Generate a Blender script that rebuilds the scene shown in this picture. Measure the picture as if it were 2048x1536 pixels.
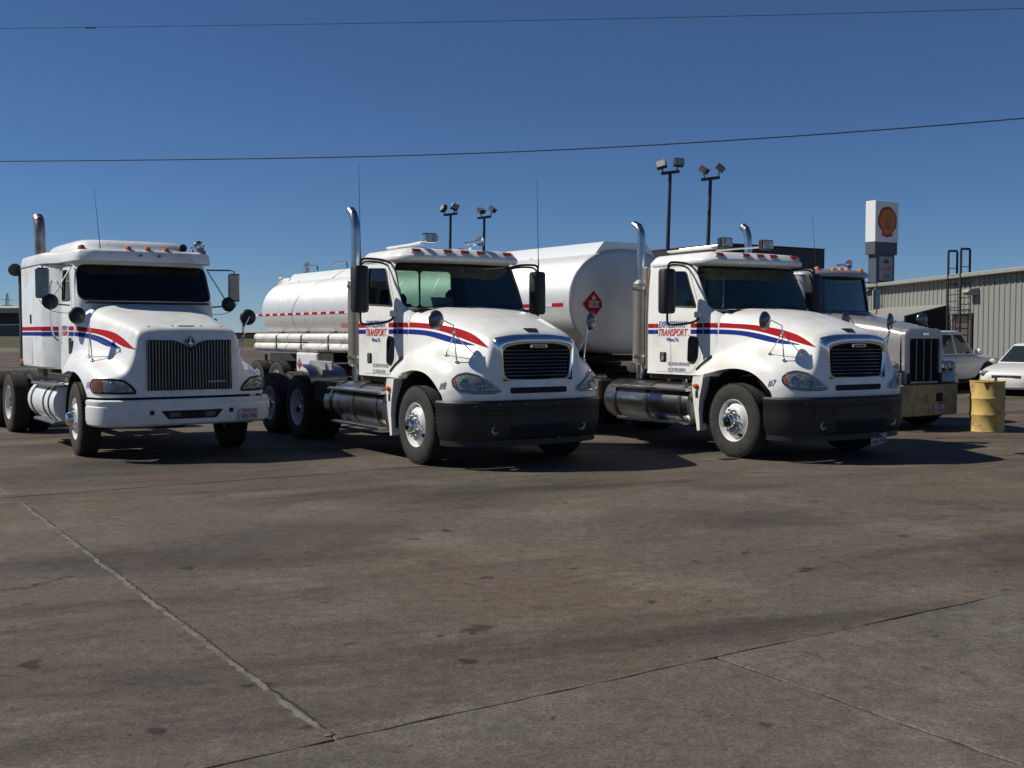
import bpy, bmesh, math, random
from mathutils import Vector, Matrix
from mathutils.bvhtree import BVHTree
from mathutils.geometry import delaunay_2d_cdt
random.seed(7)
R = math.radians
sc = bpy.context.scene
COL = sc.collection
for o in list(bpy.data.objects): bpy.data.objects.remove(o)

# ------------------------------------------------------------------ camera, sky, sun, exposure
cam = bpy.data.cameras.new('camera'); camo = bpy.data.objects.new('camera', cam); COL.objects.link(camo)
cam.sensor_fit = 'HORIZONTAL'; cam.sensor_width = 36.0; cam.lens = 36.0 * 2200 / 2048
cam.clip_start = 0.1; cam.clip_end = 5000
camo.location = (0, 0, 1.71)
camo.rotation_euler = (R(90) - math.atan((768 - 667) / 2200), 0, 0)
sc.camera = camo

SUN_AZ = (-0.995, 0.10); SUN_EL = 45.0
wld = bpy.data.worlds.new('World'); sc.world = wld; wld.use_nodes = True
nt = wld.node_tree
sky = nt.nodes.new('ShaderNodeTexSky'); sky.sky_type = 'NISHITA'; sky.sun_disc = False
sky.sun_elevation = R(SUN_EL); sky.sun_rotation = math.atan2(SUN_AZ[0], SUN_AZ[1])
sky.air_density = 1.0; sky.dust_density = 0.0; sky.ozone_density = 10.0; sky.altitude = 3000
nt.links.new(sky.outputs[0], nt.nodes['Background'].inputs[0])
nt.nodes['Background'].inputs[1].default_value = 0.066
sl = bpy.data.lights.new('sun', 'SUN'); sl.energy = 4.8; sl.angle = R(0.55); sl.color = (1.0, 0.945, 0.845)
so = bpy.data.objects.new('sun', sl); COL.objects.link(so)
sd = Vector((SUN_AZ[0] * math.cos(R(SUN_EL)), SUN_AZ[1] * math.cos(R(SUN_EL)), math.sin(R(SUN_EL))))
so.rotation_euler = sd.to_track_quat('Z', 'Y').to_euler(); so.location = (-20, 10, 30)
vs = sc.view_settings; vs.view_transform = 'Standard'; vs.look = 'None'; vs.exposure = 0.0; vs.gamma = 1.0
vs.use_curve_mapping = False

# ------------------------------------------------------------------ materials
MATS = {}
def mat(name, col, rough=0.5, metal=0.0, coat=0.0, var=0.0, vscale=3.0, bump=0.0, bscale=40.0, col2=None, thr=None, spec=0.5, fine=0.0, fscale=120.0, stretch=None):
    """procedural principled material with optional noise colour variation and fine relief"""
    m = bpy.data.materials.new(name); m.use_nodes = True; n = m.node_tree; b = n.nodes['Principled BSDF']
    b.inputs['Base Color'].default_value = (*col, 1); b.inputs['Roughness'].default_value = rough
    b.inputs['Metallic'].default_value = metal; b.inputs['Coat Weight'].default_value = coat
    b.inputs['Coat Roughness'].default_value = 0.06; b.inputs['Specular IOR Level'].default_value = spec
    tc = None
    def coords():
        nonlocal tc
        if tc is None:
            t = n.nodes.new('ShaderNodeTexCoord'); tc = t.outputs['Object']
            if stretch:
                mp = n.nodes.new('ShaderNodeMapping'); mp.inputs['Scale'].default_value = stretch
                n.links.new(tc, mp.inputs[0]); tc = mp.outputs[0]
        return tc
    if var > 0 or col2:
        ns = n.nodes.new('ShaderNodeTexNoise'); ns.inputs['Scale'].default_value = vscale; ns.inputs['Detail'].default_value = 6
        ns.inputs['Roughness'].default_value = 0.62
        n.links.new(coords(), ns.inputs['Vector'])
        rp = n.nodes.new('ShaderNodeValToRGB'); lo, hi = thr or (0.3, 0.72)
        rp.color_ramp.elements[0].position = lo; rp.color_ramp.elements[1].position = hi
        c2 = col2 or tuple(max(0, c * (1 - var)) for c in col)
        rp.color_ramp.elements[0].color = (*c2, 1); rp.color_ramp.elements[1].color = (*col, 1)
        n.links.new(ns.outputs[0], rp.inputs[0]); last = rp.outputs[0]
        if fine > 0:
            n2 = n.nodes.new('ShaderNodeTexNoise'); n2.inputs['Scale'].default_value = fscale; n2.inputs['Detail'].default_value = 3
            n.links.new(coords(), n2.inputs['Vector'])
            mr = n.nodes.new('ShaderNodeMapRange'); mr.inputs[1].default_value = 0.3; mr.inputs[2].default_value = 0.7
            mr.inputs[3].default_value = 1 - fine; mr.inputs[4].default_value = 1 + fine
            n.links.new(n2.outputs[0], mr.inputs[0])
            mx = n.nodes.new('ShaderNodeVectorMath'); mx.operation = 'SCALE'
            n.links.new(last, mx.inputs[0]); n.links.new(mr.outputs[0], mx.inputs['Scale']); last = mx.outputs[0]
        n.links.new(last, b.inputs['Base Color'])
        rr = n.nodes.new('ShaderNodeMapRange'); rr.inputs[3].default_value = min(1, rough * 1.35 + 0.03); rr.inputs[4].default_value = rough
        n.links.new(ns.outputs[0], rr.inputs[0]); n.links.new(rr.outputs[0], b.inputs['Roughness'])
    if bump > 0:
        nb = n.nodes.new('ShaderNodeTexNoise'); nb.inputs['Scale'].default_value = bscale; nb.inputs['Detail'].default_value = 4
        n.links.new(coords(), nb.inputs['Vector'])
        bp = n.nodes.new('ShaderNodeBump'); bp.inputs['Strength'].default_value = bump; bp.inputs['Distance'].default_value = 0.01
        n.links.new(nb.outputs[0], bp.inputs['Height']); n.links.new(bp.outputs[0], b.inputs['Normal'])
    MATS[name] = m
    return m

def glass(name, tint, rough=0.02, refl=1.0):
    m = bpy.data.materials.new(name); m.use_nodes = True; n = m.node_tree
    n.nodes.remove(n.nodes['Principled BSDF'])
    out = n.nodes['Material Output']
    tr = n.nodes.new('ShaderNodeBsdfTransparent'); tr.inputs[0].default_value = (*tint, 1)
    gl = n.nodes.new('ShaderNodeBsdfGlossy'); gl.inputs['Roughness'].default_value = rough
    fr = n.nodes.new('ShaderNodeFresnel'); fr.inputs[0].default_value = 1.5
    mu = n.nodes.new('ShaderNodeMath'); mu.operation = 'MULTIPLY'; mu.inputs[1].default_value = refl
    mx = n.nodes.new('ShaderNodeMixShader')
    ns = n.nodes.new('ShaderNodeTexNoise'); ns.inputs['Scale'].default_value = 2.0
    mr = n.nodes.new('ShaderNodeMapRange'); mr.inputs[3].default_value = rough; mr.inputs[4].default_value = rough + 0.03
    n.links.new(ns.outputs[0], mr.inputs[0]); n.links.new(mr.outputs[0], gl.inputs['Roughness'])
    n.links.new(fr.outputs[0], mu.inputs[0]); n.links.new(mu.outputs[0], mx.inputs[0])
    n.links.new(tr.outputs[0], mx.inputs[1]); n.links.new(gl.outputs[0], mx.inputs[2]); n.links.new(mx.outputs[0], out.inputs[0])
    MATS[name] = m
    return m

WHITE = mat('white paint', (0.84, 0.835, 0.80), 0.30, coat=0.4, var=0.07, vscale=2.3, col2=(0.70, 0.68, 0.62), thr=(0.30, 0.50), fine=0.035, fscale=55, bump=0.03, bscale=7)
WHITE_OLD = mat('worn white paint', (0.77, 0.785, 0.775), 0.33, coat=0.3, var=0.14, vscale=2.6, col2=(0.62, 0.61, 0.57), thr=(0.32, 0.52), fine=0.05, fscale=45, bump=0.04, bscale=7)
DECKM = mat('grey deck panel', (0.30, 0.31, 0.31), 0.5, var=0.25, vscale=7)  # mid grey with random tone variation
CREAM = mat('cream paint', (0.72, 0.70, 0.62), 0.4, var=0.12)
SILVERP = mat('silver white paint', (0.40, 0.38, 0.375), 0.25, metal=0.35, coat=0.5, var=0.15, vscale=2)
RED = mat('red vinyl', (0.40, 0.010, 0.016), 0.6, var=0.1, spec=0.08)
BLUE = mat('blue vinyl', (0.012, 0.030, 0.24), 0.6, var=0.1, spec=0.08)
LETBLUE = mat('blue lettering', (0.06, 0.09, 0.30), 0.45, var=0.1)
LETRED = mat('red lettering', (0.55, 0.03, 0.05), 0.45, var=0.1)
LETDARK = mat('dark lettering', (0.06, 0.06, 0.10), 0.5, var=0.1)
LETGREY = mat('grey lettering', (0.28, 0.29, 0.36), 0.5, var=0.1)
BLACKP = mat('black plastic', (0.016, 0.017, 0.018), 0.42, var=0.25, vscale=8, bump=0.08, bscale=200)
BUMPBLK = mat('charcoal bumper plastic', (0.016, 0.018, 0.02), 0.38, var=0.35, vscale=3, bump=0.1, bscale=150)
SEAM = mat('seam shadow gap', (0.02, 0.02, 0.02), 0.8, var=0.2)
RUBBER = mat('tyre rubber', (0.020, 0.019, 0.019), 0.75, var=0.3, vscale=9, bump=0.25, bscale=90, col2=(0.042, 0.038, 0.034), thr=(0.35, 0.6))
FRAME = mat('chassis black', (0.014, 0.013, 0.012), 0.65, var=0.4, vscale=6, col2=(0.035, 0.028, 0.022))
CHROME = mat('chrome', (0.78, 0.79, 0.80), 0.07, metal=1.0, var=0.06, vscale=4)
ALU = mat('polished aluminium', (0.62, 0.62, 0.62), 0.20, metal=1.0, var=0.12, vscale=1.5)
TANKALU = mat('road worn fuel tank aluminium', (0.34, 0.34, 0.335), 0.24, metal=1.0, var=0.25, vscale=1.8)
STEELW = mat('white steel wheel', (0.72, 0.72, 0.70), 0.35, var=0.15, vscale=7)
TANKM = mat('brushed tank aluminium', (0.82, 0.815, 0.79), 0.40, metal=0.62, var=0.1, vscale=1.6, stretch=(1.6, .3, .3), fine=0.05, fscale=14, bump=0.05, bscale=2.0)
TANKHEAD = mat('grey tank head aluminium', (0.55, 0.56, 0.57), 0.42, metal=0.6, var=0.2, vscale=1.5)  # darker grey than the aluminium of the tank body
FAIRM = mat('tank rail white', (0.74, 0.77, 0.78), 0.35, metal=0.2, var=0.1, vscale=1.2)
TUBEM = mat('white hose tube', (0.72, 0.71, 0.67), 0.45, var=0.25, vscale=4, col2=(0.42, 0.38, 0.33), thr=(0.32, 0.5))
STACKM = mat('stained exhaust steel', (0.42, 0.40, 0.37), 0.35, metal=0.9, var=0.35, vscale=6, col2=(0.20, 0.15, 0.11))
STACKC = mat('chromed exhaust steel', (0.55, 0.56, 0.57), 0.2, metal=1.0, var=0.25, vscale=5)
SHIELD = mat('muffler heat shield', (0.42, 0.38, 0.33), 0.42, metal=0.8, var=0.3, vscale=5)
AMBER = mat('amber lens', (0.62, 0.13, 0.015), 0.2, var=0.15, vscale=20)
FOGD = mat('dusty fog lamp glass', (0.12, 0.12, 0.11), 0.3, var=0.5, vscale=15)
AMBERD = mat('weathered amber lens', (0.30, 0.10, 0.03), 0.3, var=0.4, vscale=14)
REDLENS = mat('red amber lens', (0.42, 0.05, 0.02), 0.2, var=0.2, vscale=20)
LAMPIN = mat('lamp reflector', (0.66, 0.66, 0.64), 0.3, metal=0.5, var=0.75, vscale=13)
INT = mat('cab interior', (0.022, 0.022, 0.023), 0.8, var=0.3)
PEEPM = mat('peep window lining', (0.20, 0.20, 0.19), 0.8, var=0.4, vscale=6)
INTG = mat('grey seat cloth', (0.035, 0.035, 0.036), 0.9, var=0.3, vscale=9)
PAPER = mat('permit card', (0.55, 0.58, 0.56), 0.8, var=0.1)
PLATE = mat('licence plate white', (0.50, 0.47, 0.49), 0.5, var=0.15, vscale=12)
GLASSW = glass('green windshield glass', (0.66, 0.765, 0.715), 0.01, 0.8)
GLASSD = glass('dark window glass', (0.30, 0.38, 0.36), 0.01, 1.0)
GLASSDD = glass('deep tinted window glass', (0.16, 0.20, 0.20), 0.01, 0.7)
LENS = glass('clear lamp lens', (0.86, 0.88, 0.87), 0.01, 0.28)
MIRGL = mat('mirror glass', (0.75, 0.77, 0.78), 0.02, metal=1.0, var=0.03)
BARM = mat('dull grille bar', (0.44, 0.42, 0.38), 0.4, metal=0.6, var=0.3, vscale=12)
MIRBACK = mat('mirror back steel', (0.22, 0.22, 0.22), 0.22, metal=0.9, var=0.25, vscale=9)

# ------------------------------------------------------------------ mesh helpers
def link(o, parent=None):
    COL.objects.link(o)
    if parent is not None: o.parent = parent
    return o
def finish(me, mats, smooth):
    for m in (mats if isinstance(mats, (list, tuple)) else [mats]): me.materials.append(m)
    if smooth is not None:
        me.polygons.foreach_set('use_smooth', [True] * len(me.polygons))
        me.set_sharp_from_angle(angle=R(smooth))
def V3(p): return Vector(p)

class MB:
    def __init__(s): s.v = []; s.f = []; s.mi = []
    def add(s, vs, fs, mi=0):
        n = len(s.v); s.v += [tuple(p) for p in vs]; s.f += [tuple(i + n for i in f) for f in fs]; s.mi += [mi] * len(fs)
    def box(s, c, d, bev=0.0, M=None, mi=0):
        hx, hy, hz = d[0] / 2, d[1] / 2, d[2] / 2
        vs, fs = [], []
        b = min(bev, hx * .95, hy * .95, hz * .95)
        if b <= 0:
            vs = [(x, y, z) for x in (-hx, hx) for y in (-hy, hy) for z in (-hz, hz)]
            fs = [(0, 1, 3, 2), (4, 6, 7, 5), (0, 4, 5, 1), (2, 3, 7, 6), (0, 2, 6, 4), (1, 5, 7, 3)]
        else:
            idx = {}
            for sx in (-1, 1):
                for sy in (-1, 1):
                    for sz in (-1, 1):
                        for ax in range(3):
                            p = [sx * (hx - b), sy * (hy - b), sz * (hz - b)]
                            p[ax] = (sx * hx, sy * hy, sz * hz)[ax]
                            idx[(sx, sy, sz, ax)] = len(vs); vs.append(tuple(p))
            for ax in range(3):
                o1, o2 = [a for a in range(3) if a != ax]
                for sg in (-1, 1):
                    q = []
                    for a, b2 in ((-1, -1), (1, -1), (1, 1), (-1, 1)):
                        k = [0, 0, 0]; k[ax] = sg; k[o1] = a; k[o2] = b2; q.append(idx[(*k, ax)])
                    fs.append(tuple(q))
                for a in (-1, 1):
                    for b2 in (-1, 1):
                        k1 = [0, 0, 0]; k1[o1] = a; k1[o2] = b2; k1[ax] = -1; k2 = list(k1); k2[ax] = 1
                        fs.append((idx[(*k1, o1)], idx[(*k2, o1)], idx[(*k2, o2)], idx[(*k1, o2)]))
            for sx in (-1, 1):
                for sy in (-1, 1):
                    for sz in (-1, 1): fs.append(tuple(idx[(sx, sy, sz, a)] for a in range(3)))
        if M is not None: vs = [tuple(M @ Vector(p)) for p in vs]
        s.add([(p[0] + c[0], p[1] + c[1], p[2] + c[2]) for p in vs], fs, mi); return s
    def ring(s, c, ax, r, n, up=None):
        ax = V3(ax).normalized(); t = V3(up) if up else (Vector((0, 0, 1)) if abs(ax.z) < .9 else Vector((1, 0, 0)))
        u = ax.cross(t).normalized(); w = ax.cross(u)
        return [V3(c) + (u * math.cos(2 * math.pi * i / n) + w * math.sin(2 * math.pi * i / n)) * r for i in range(n)]
    def cyl(s, p0, p1, r0, r1=None, n=16, caps=True, mi=0):
        r1 = r0 if r1 is None else r1; ax = V3(p1) - V3(p0)
        a = s.ring(p0, ax, r0, n); b = s.ring(p1, ax, r1, n)
        fs = [(i, (i + 1) % n, n + (i + 1) % n, n + i) for i in range(n)]
        if caps: fs += [tuple(range(n))[::-1], tuple(range(n, 2 * n))]
        s.add(a + b, fs, mi); return s
    def tube(s, path, r, n=8, caps=True, mi=0):
        path = [V3(p) for p in path]; rs = r if isinstance(r, (list, tuple)) else [r] * len(path)
        vs, up = [], None
        for i, p in enumerate(path):
            d = (path[min(i + 1, len(path) - 1)] - path[max(i - 1, 0)]).normalized()
            if up is None: up = Vector((0, 0, 1)) if abs(d.z) < .9 else Vector((1, 0, 0))
            u = d.cross(up).normalized(); up = u.cross(d).normalized()
            vs += [p + (u * math.cos(2 * math.pi * k / n) + up * math.sin(2 * math.pi * k / n)) * rs[i] for k in range(n)]
        fs = []
        for i in range(len(path) - 1):
            for k in range(n): fs.append((i * n + k, i * n + (k + 1) % n, (i + 1) * n + (k + 1) % n, (i + 1) * n + k))
        if caps: fs += [tuple(range(n)), tuple(range((len(path) - 1) * n, len(path) * n))[::-1]]
        s.add(vs, fs, mi); return s
    def lathe(s, prof, c=(0, 0, 0), axis='y', n=32, mi=0, capends=True):
        """prof: list of (radius, height along axis)"""
        vs, fs = [], []
        for r, h in prof:
            for i in range(n):
                a = 2 * math.pi * i / n; p, q = r * math.cos(a), r * math.sin(a)
                vs.append({'y': (p + c[0], h + c[1], q + c[2]), 'z': (p + c[0], q + c[1], h + c[2]), 'x': (h + c[0], p + c[1], q + c[2])}[axis])
        for j in range(len(prof) - 1):
            for i in range(n): fs.append((j * n + i, j * n + (i + 1) % n, (j + 1) * n + (i + 1) % n, (j + 1) * n + i))
        if capends: fs += [tuple(range(n)), tuple(range((len(prof) - 1) * n, len(prof) * n))[::-1]]
        s.add(vs, fs, mi); return s
    def rings(s, loops, closed=True, cap0=False, cap1=False, mi=0):
        n = len(loops[0]); vs = [p for l in loops for p in l]; fs = []
        for j in range(len(loops) - 1):
            for i in range(n if closed else n - 1): fs.append((j * n + i, j * n + (i + 1) % n, (j + 1) * n + (i + 1) % n, (j + 1) * n + i))
        if cap0: fs.append(tuple(range(n))[::-1])
        if cap1: fs.append(tuple(range((len(loops) - 1) * n, len(loops) * n)))
        s.add(vs, fs, mi); return s
    def prism(s, pts, axis, lo, hi, mi=0):
        """extrude a 2D outline along an axis: 'y' outline is (x,z), 'x' is (y,z), 'z' is (x,y)"""
        def P(q, h): return {'y': (q[0], h, q[1]), 'x': (h, q[0], q[1]), 'z': (q[0], q[1], h)}[axis]
        return s.rings([[P(q, lo) for q in pts], [P(q, hi) for q in pts]], True, True, True, mi)
    def mirror_y(s):
        n = len(s.v); s.v += [(x, -y, z) for x, y, z in s.v]; s.f += [tuple(i + n for i in f[::-1]) for f in s.f]; s.mi += s.mi[:]; return s
    def build(s, name, mats, parent=None, smooth=35):
        me = bpy.data.meshes.new(name); me.from_pydata(s.v, [], s.f)
        bm = bmesh.new(); bm.from_mesh(me)
        bmesh.ops.remove_doubles(bm, verts=bm.verts, dist=1e-5)
        bmesh.ops.recalc_face_normals(bm, faces=bm.faces)
        if isinstance(mats, (list, tuple)):
            pass
        bm.to_mesh(me); bm.free()
        if isinstance(mats, (list, tuple)) and len(me.polygons) == len(s.mi): me.polygons.foreach_set('material_index', s.mi)
        finish(me, mats, smooth)
        return link(bpy.data.objects.new(name, me), parent)

def raw(name, vs, fs, mats, parent=None, smooth=30, mi=None):
    me = bpy.data.meshes.new(name); me.from_pydata([tuple(p) for p in vs], [], fs)
    if mi: me.polygons.foreach_set('material_index', mi)
    finish(me, mats, smooth); return link(bpy.data.objects.new(name, me), parent)

def lerp(a, b, t): return a + (b - a) * t
def plin(tab, x):
    if x <= tab[0][0]: return tab[0][1]
    for (a, va), (b, vb) in zip(tab, tab[1:]):
        if x <= b: return lerp(va, vb, (x - a) / (b - a))
    return tab[-1][1]
def round_poly(pts, r, n=5):
    out = []; N = len(pts)
    for i in range(N):
        p = Vector(pts[i]).to_2d(); a = Vector(pts[i - 1]).to_2d(); b = Vector(pts[(i + 1) % N]).to_2d()
        ri = r[i] if isinstance(r, (list, tuple)) else r
        da, db = (a - p), (b - p); k = min(ri, da.length * .45, db.length * .45)
        p0 = p + da.normalized() * k; p1 = p + db.normalized() * k
        for j in range(n + 1):
            t = j / n; q = p0 * (1 - t) ** 2 + p * 2 * t * (1 - t) + p1 * t * t; out.append((q.x, q.y))
    return out
def offset_poly(pts, d):
    """move each vertex of a counter-clockwise or clockwise loop by d towards the inside"""
    N = len(pts); area = sum(pts[i][0] * pts[(i + 1) % N][1] - pts[(i + 1) % N][0] * pts[i][1] for i in range(N)); sg = 1 if area > 0 else -1
    out = []
    for i in range(N):
        a, p, b = Vector(pts[i - 1]), Vector(pts[i]), Vector(pts[(i + 1) % N])
        e1 = (p - a).normalized(); e2 = (b - p).normalized()
        n1 = Vector((-e1.y, e1.x)) * sg; n2 = Vector((-e2.y, e2.x)) * sg
        m = (n1 + n2); m = m / max(m.length_squared, .4) * 2 * 1.0
        q = p + m * d; out.append((q.x, q.y))
    return out
def inpoly(x, y, poly):
    c = False; j = len(poly) - 1
    for i in range(len(poly)):
        xi, yi = poly[i]; xj, yj = poly[j]
        if (yi > y) != (yj > y) and x < (xj - xi) * (y - yi) / (yj - yi) + xi: c = not c
        j = i
    return c
def dens(pts, step):
    out = []
    for i in range(len(pts)):
        a, b = Vector(pts[i]), Vector(pts[(i + 1) % len(pts)]); k = max(1, int((b - a).length / step + .5))
        for j in range(k): q = a + (b - a) * j / k; out.append((q.x, q.y))
    return out
def fill2d(outer, holes=(), step=0.1):
    """triangulate a 2D region with holes, with interior points on a grid"""
    outer = dens(outer, step); holes = [dens(h, step) for h in holes]
    vs = []; ed = []
    for lp in [outer] + holes:
        n = len(vs); vs += lp; ed += [(n + i, n + (i + 1) % len(lp)) for i in range(len(lp))]
    x0, x1 = min(p[0] for p in outer), max(p[0] for p in outer); y0, y1 = min(p[1] for p in outer), max(p[1] for p in outer)
    bset = {}
    for p in vs: bset.setdefault((int(p[0] / step), int(p[1] / step)), []).append(p)
    nx, ny = int((x1 - x0) / step), int((y1 - y0) / step); pts = list(vs)
    for i in range(nx + 1):
        for j in range(ny + 1):
            x, y = x0 + (i + .5) * step, y0 + (j + .5) * step
            if not inpoly(x, y, outer) or any(inpoly(x, y, h) for h in holes): continue
            kx, ky = int(x / step), int(y / step)
            if any((q[0] - x) ** 2 + (q[1] - y) ** 2 < (step * .45) ** 2 for a in (-1, 0, 1) for b in (-1, 0, 1) for q in bset.get((kx + a, ky + b), ())): continue
            pts.append((x, y))
    V, E, F, *_ = delaunay_2d_cdt([Vector(p) for p in pts], ed, [], 0, 1e-6)
    fs = []
    for f in F:
        cx = sum(V[i].x for i in f) / len(f); cy = sum(V[i].y for i in f) / len(f)
        if inpoly(cx, cy, outer) and not any(inpoly(cx, cy, h) for h in holes): fs.append(tuple(f))
    return [(v.x, v.y) for v in V], fs
def panel(name, outer, holes, fn, mats, parent=None, step=0.1, thick=0.03, off=0.0, smooth=40):
    """curved sheet with holes and thickness; fn(u, v, offset) -> point; second material is the inside"""
    P, F = fill2d(outer, holes, step); n = len(P)
    vs = [fn(u, v, off) for u, v in P]
    if thick: vs += [fn(u, v, off - thick) for u, v in P]
    cnt = {}
    for f in F:
        for i in range(len(f)):
            e = (f[i], f[(i + 1) % len(f)]); k = tuple(sorted(e)); cnt.setdefault(k, []).append(e)
    a, b, c = [Vector(vs[i]) for i in F[0]]
    fs = list(F); mi = [0] * len(F)
    if thick:
        fs += [tuple(i + n for i in f[::-1]) for f in F]; mi += [1] * len(F)
        for k, es in cnt.items():
            if len(es) == 1: i, j = es[0]; fs.append((j, i, i + n, j + n)); mi.append(0)
    m2 = list(mats) if isinstance(mats, (list, tuple)) else [mats, mats]
    me = bpy.data.meshes.new(name); me.from_pydata([tuple(p) for p in vs], [], fs); me.polygons.foreach_set('material_index', mi)
    bm = bmesh.new(); bm.from_mesh(me)
    bmesh.ops.delete(bm, geom=[v for v in bm.verts if not v.link_faces], context='VERTS')
    bmesh.ops.recalc_face_normals(bm, faces=bm.faces); bm.to_mesh(me); bm.free()
    finish(me, m2, smooth)
    return link(bpy.data.objects.new(name, me), parent)

def bspline(ctrl, n):
    """clamped uniform cubic B-spline through a control polygon, n samples per span"""
    P = [ctrl[0]] * 2 + list(ctrl) + [ctrl[-1]] * 2; out = []
    for i in range(len(P) - 3):
        for k in range(n):
            t = k / n; b0 = (1 - t) ** 3 / 6; b1 = (3 * t ** 3 - 6 * t * t + 4) / 6; b2 = (-3 * t ** 3 + 3 * t * t + 3 * t + 1) / 6; b3 = t ** 3 / 6
            out.append(tuple(P[i][d] * b0 + P[i + 1][d] * b1 + P[i + 2][d] * b2 + P[i + 3][d] * b3 for d in range(len(P[i]))))
    out.append(tuple(ctrl[-1])); return out
def loft_half(net, nr=4, nc=4):
    """control net (rows x columns, y >= 0 half, first column on the centre line) -> grid of points"""
    rows = [bspline(r, nc) for r in net]; cols = [bspline([r[j] for r in rows], nr) for j in range(len(rows[0]))]
    return [[cols[j][i] for j in range(len(cols))] for i in range(len(cols[0]))]
def hood_mesh(net, name, mats, parent, lip=0.05, nr=4, nc=4, cut=None):
    G = loft_half(net, nr, nc); m = MB(); nr_, nc_ = len(G), len(G[0])
    full = [[(x, -y, z) for x, y, z in row[::-1]][:-1] + [(row[0][0], 0, row[0][2])] + list(row[1:]) for row in G]
    n2 = len(full[0])
    vs = [p for r in full for p in r]; fs = [(i * n2 + j, i * n2 + j + 1, (i + 1) * n2 + j + 1, (i + 1) * n2 + j) for i in range(nr_ - 1) for j in range(n2 - 1)]
    fs2 = fs if cut is None else [f for f in fs if not cut(sum((Vector(vs[i]) for i in f), Vector()) / 4)]
    m.add(vs, fs2)
    for sgn in (0, -1):                                                    # rolled lip along the wheel arch
        a = [Vector(r[sgn]) for r in full]; sy = -1 if sgn == -1 else 1
        b = [p + Vector((0, sy * lip, 0.012)) for p in a]; c = [p + Vector((0, sy * lip * 1.2, 0.10)) for p in a]
        m.rings([a, b, c], closed=False)
    o = m.build(name, mats, parent, smooth=50)
    bvh = BVHTree.FromPolygons([Vector(p) for p in vs], fs)
    return o, bvh, full

def drape(name, outer, frame, bvh, mats, parent, off=0.004, step=0.05, holes=(), tris=None, smooth=40, thick=0.0):
    """lay a flat 2D shape (or given 2D triangles) onto a surface along frame direction D"""
    O, U, V_, D = [Vector(q) for q in frame]; P, F = tris or fill2d(outer, holes, step)
    pts, ok = [], []
    for u, v in P:
        p = O + U * u + V_ * v; h = bvh.ray_cast(p + D * 4, -D)
        if h[0] is None: pts.append(p); ok.append(False)
        else:
            nrm = h[1] if h[1].dot(D) > 0 else -h[1]
            pts.append(h[0] + nrm * off); ok.append(True)
    F = [f for f in F if all(ok[i] for i in f)]
    used = sorted({i for f in F for i in f}); mp = {k: i for i, k in enumerate(used)}
    if not F: return None
    F2 = []
    for f in F:
        a, b, c = [pts[i] for i in f[:3]]; g = tuple(mp[i] for i in f)
        F2.append(g if (b - a).cross(c - a).dot(D) > 0 else g[::-1])
    return raw(name, [pts[i] for i in used], F2, mats, parent, smooth)
def strip2d(top, bot, n=6):
    """2D triangles between two polylines given as control points"""
    a = bspline(top, n); b = bspline(bot, n); P = []; F = []
    for i in range(len(a)):
        for k in range(4): t = k / 3; P.append((lerp(a[i][0], b[i][0], t), lerp(a[i][1], b[i][1], t)))
    for i in range(len(a) - 1):
        for k in range(3): F.append((i * 4 + k, i * 4 + k + 1, (i + 1) * 4 + k + 1, (i + 1) * 4 + k))
    return P, F
def text2d(body, size, shear=0.0, bold=0.0, align='LEFT', sx=1.0, res=3):
    cu = bpy.data.curves.new('txt', 'FONT'); cu.body = body; cu.size = size; cu.shear = shear; cu.offset = bold; cu.align_x = align; cu.resolution_u = res
    o = bpy.data.objects.new('txt', cu); COL.objects.link(o)
    me = o.evaluated_get(bpy.context.evaluated_depsgraph_get()).to_mesh()
    P = [(v.co.x * sx, v.co.y) for v in me.vertices]; F = [tuple(p.vertices) for p in me.polygons]
    o.to_mesh_clear(); bpy.data.objects.remove(o); bpy.data.curves.remove(cu)
    return P, F
def flat_text(name, body, size, fn, m, parent, **k):
    P, F = text2d(body, size, **k)
    o = raw(name, [fn(u, v) for u, v in P], F, m, parent, None); return o

def tag(o, label, cat, group=None, kind=None):
    if label: o['label'] = label
    if cat: o['category'] = cat
    if group: o['group'] = group
    if kind: o['kind'] = kind
    return o
def thing(name, loc, rz, label, cat, group=None):
    o = bpy.data.objects.new(name, None); COL.objects.link(o); o.location = loc; o.rotation_euler = (0, 0, rz); o.empty_display_size = .3
    return tag(o, label, cat, group)
def struct(o): o['kind'] = 'structure'; return o
def inst(src, name, parent, loc=(0, 0, 0), rot=(0, 0, 0), scale=(1, 1, 1)):
    o = bpy.data.objects.new(name, src.data if hasattr(src, 'data') else src); link(o, parent); o.location = loc; o.rotation_euler = rot; o.scale = scale
    return o

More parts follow.
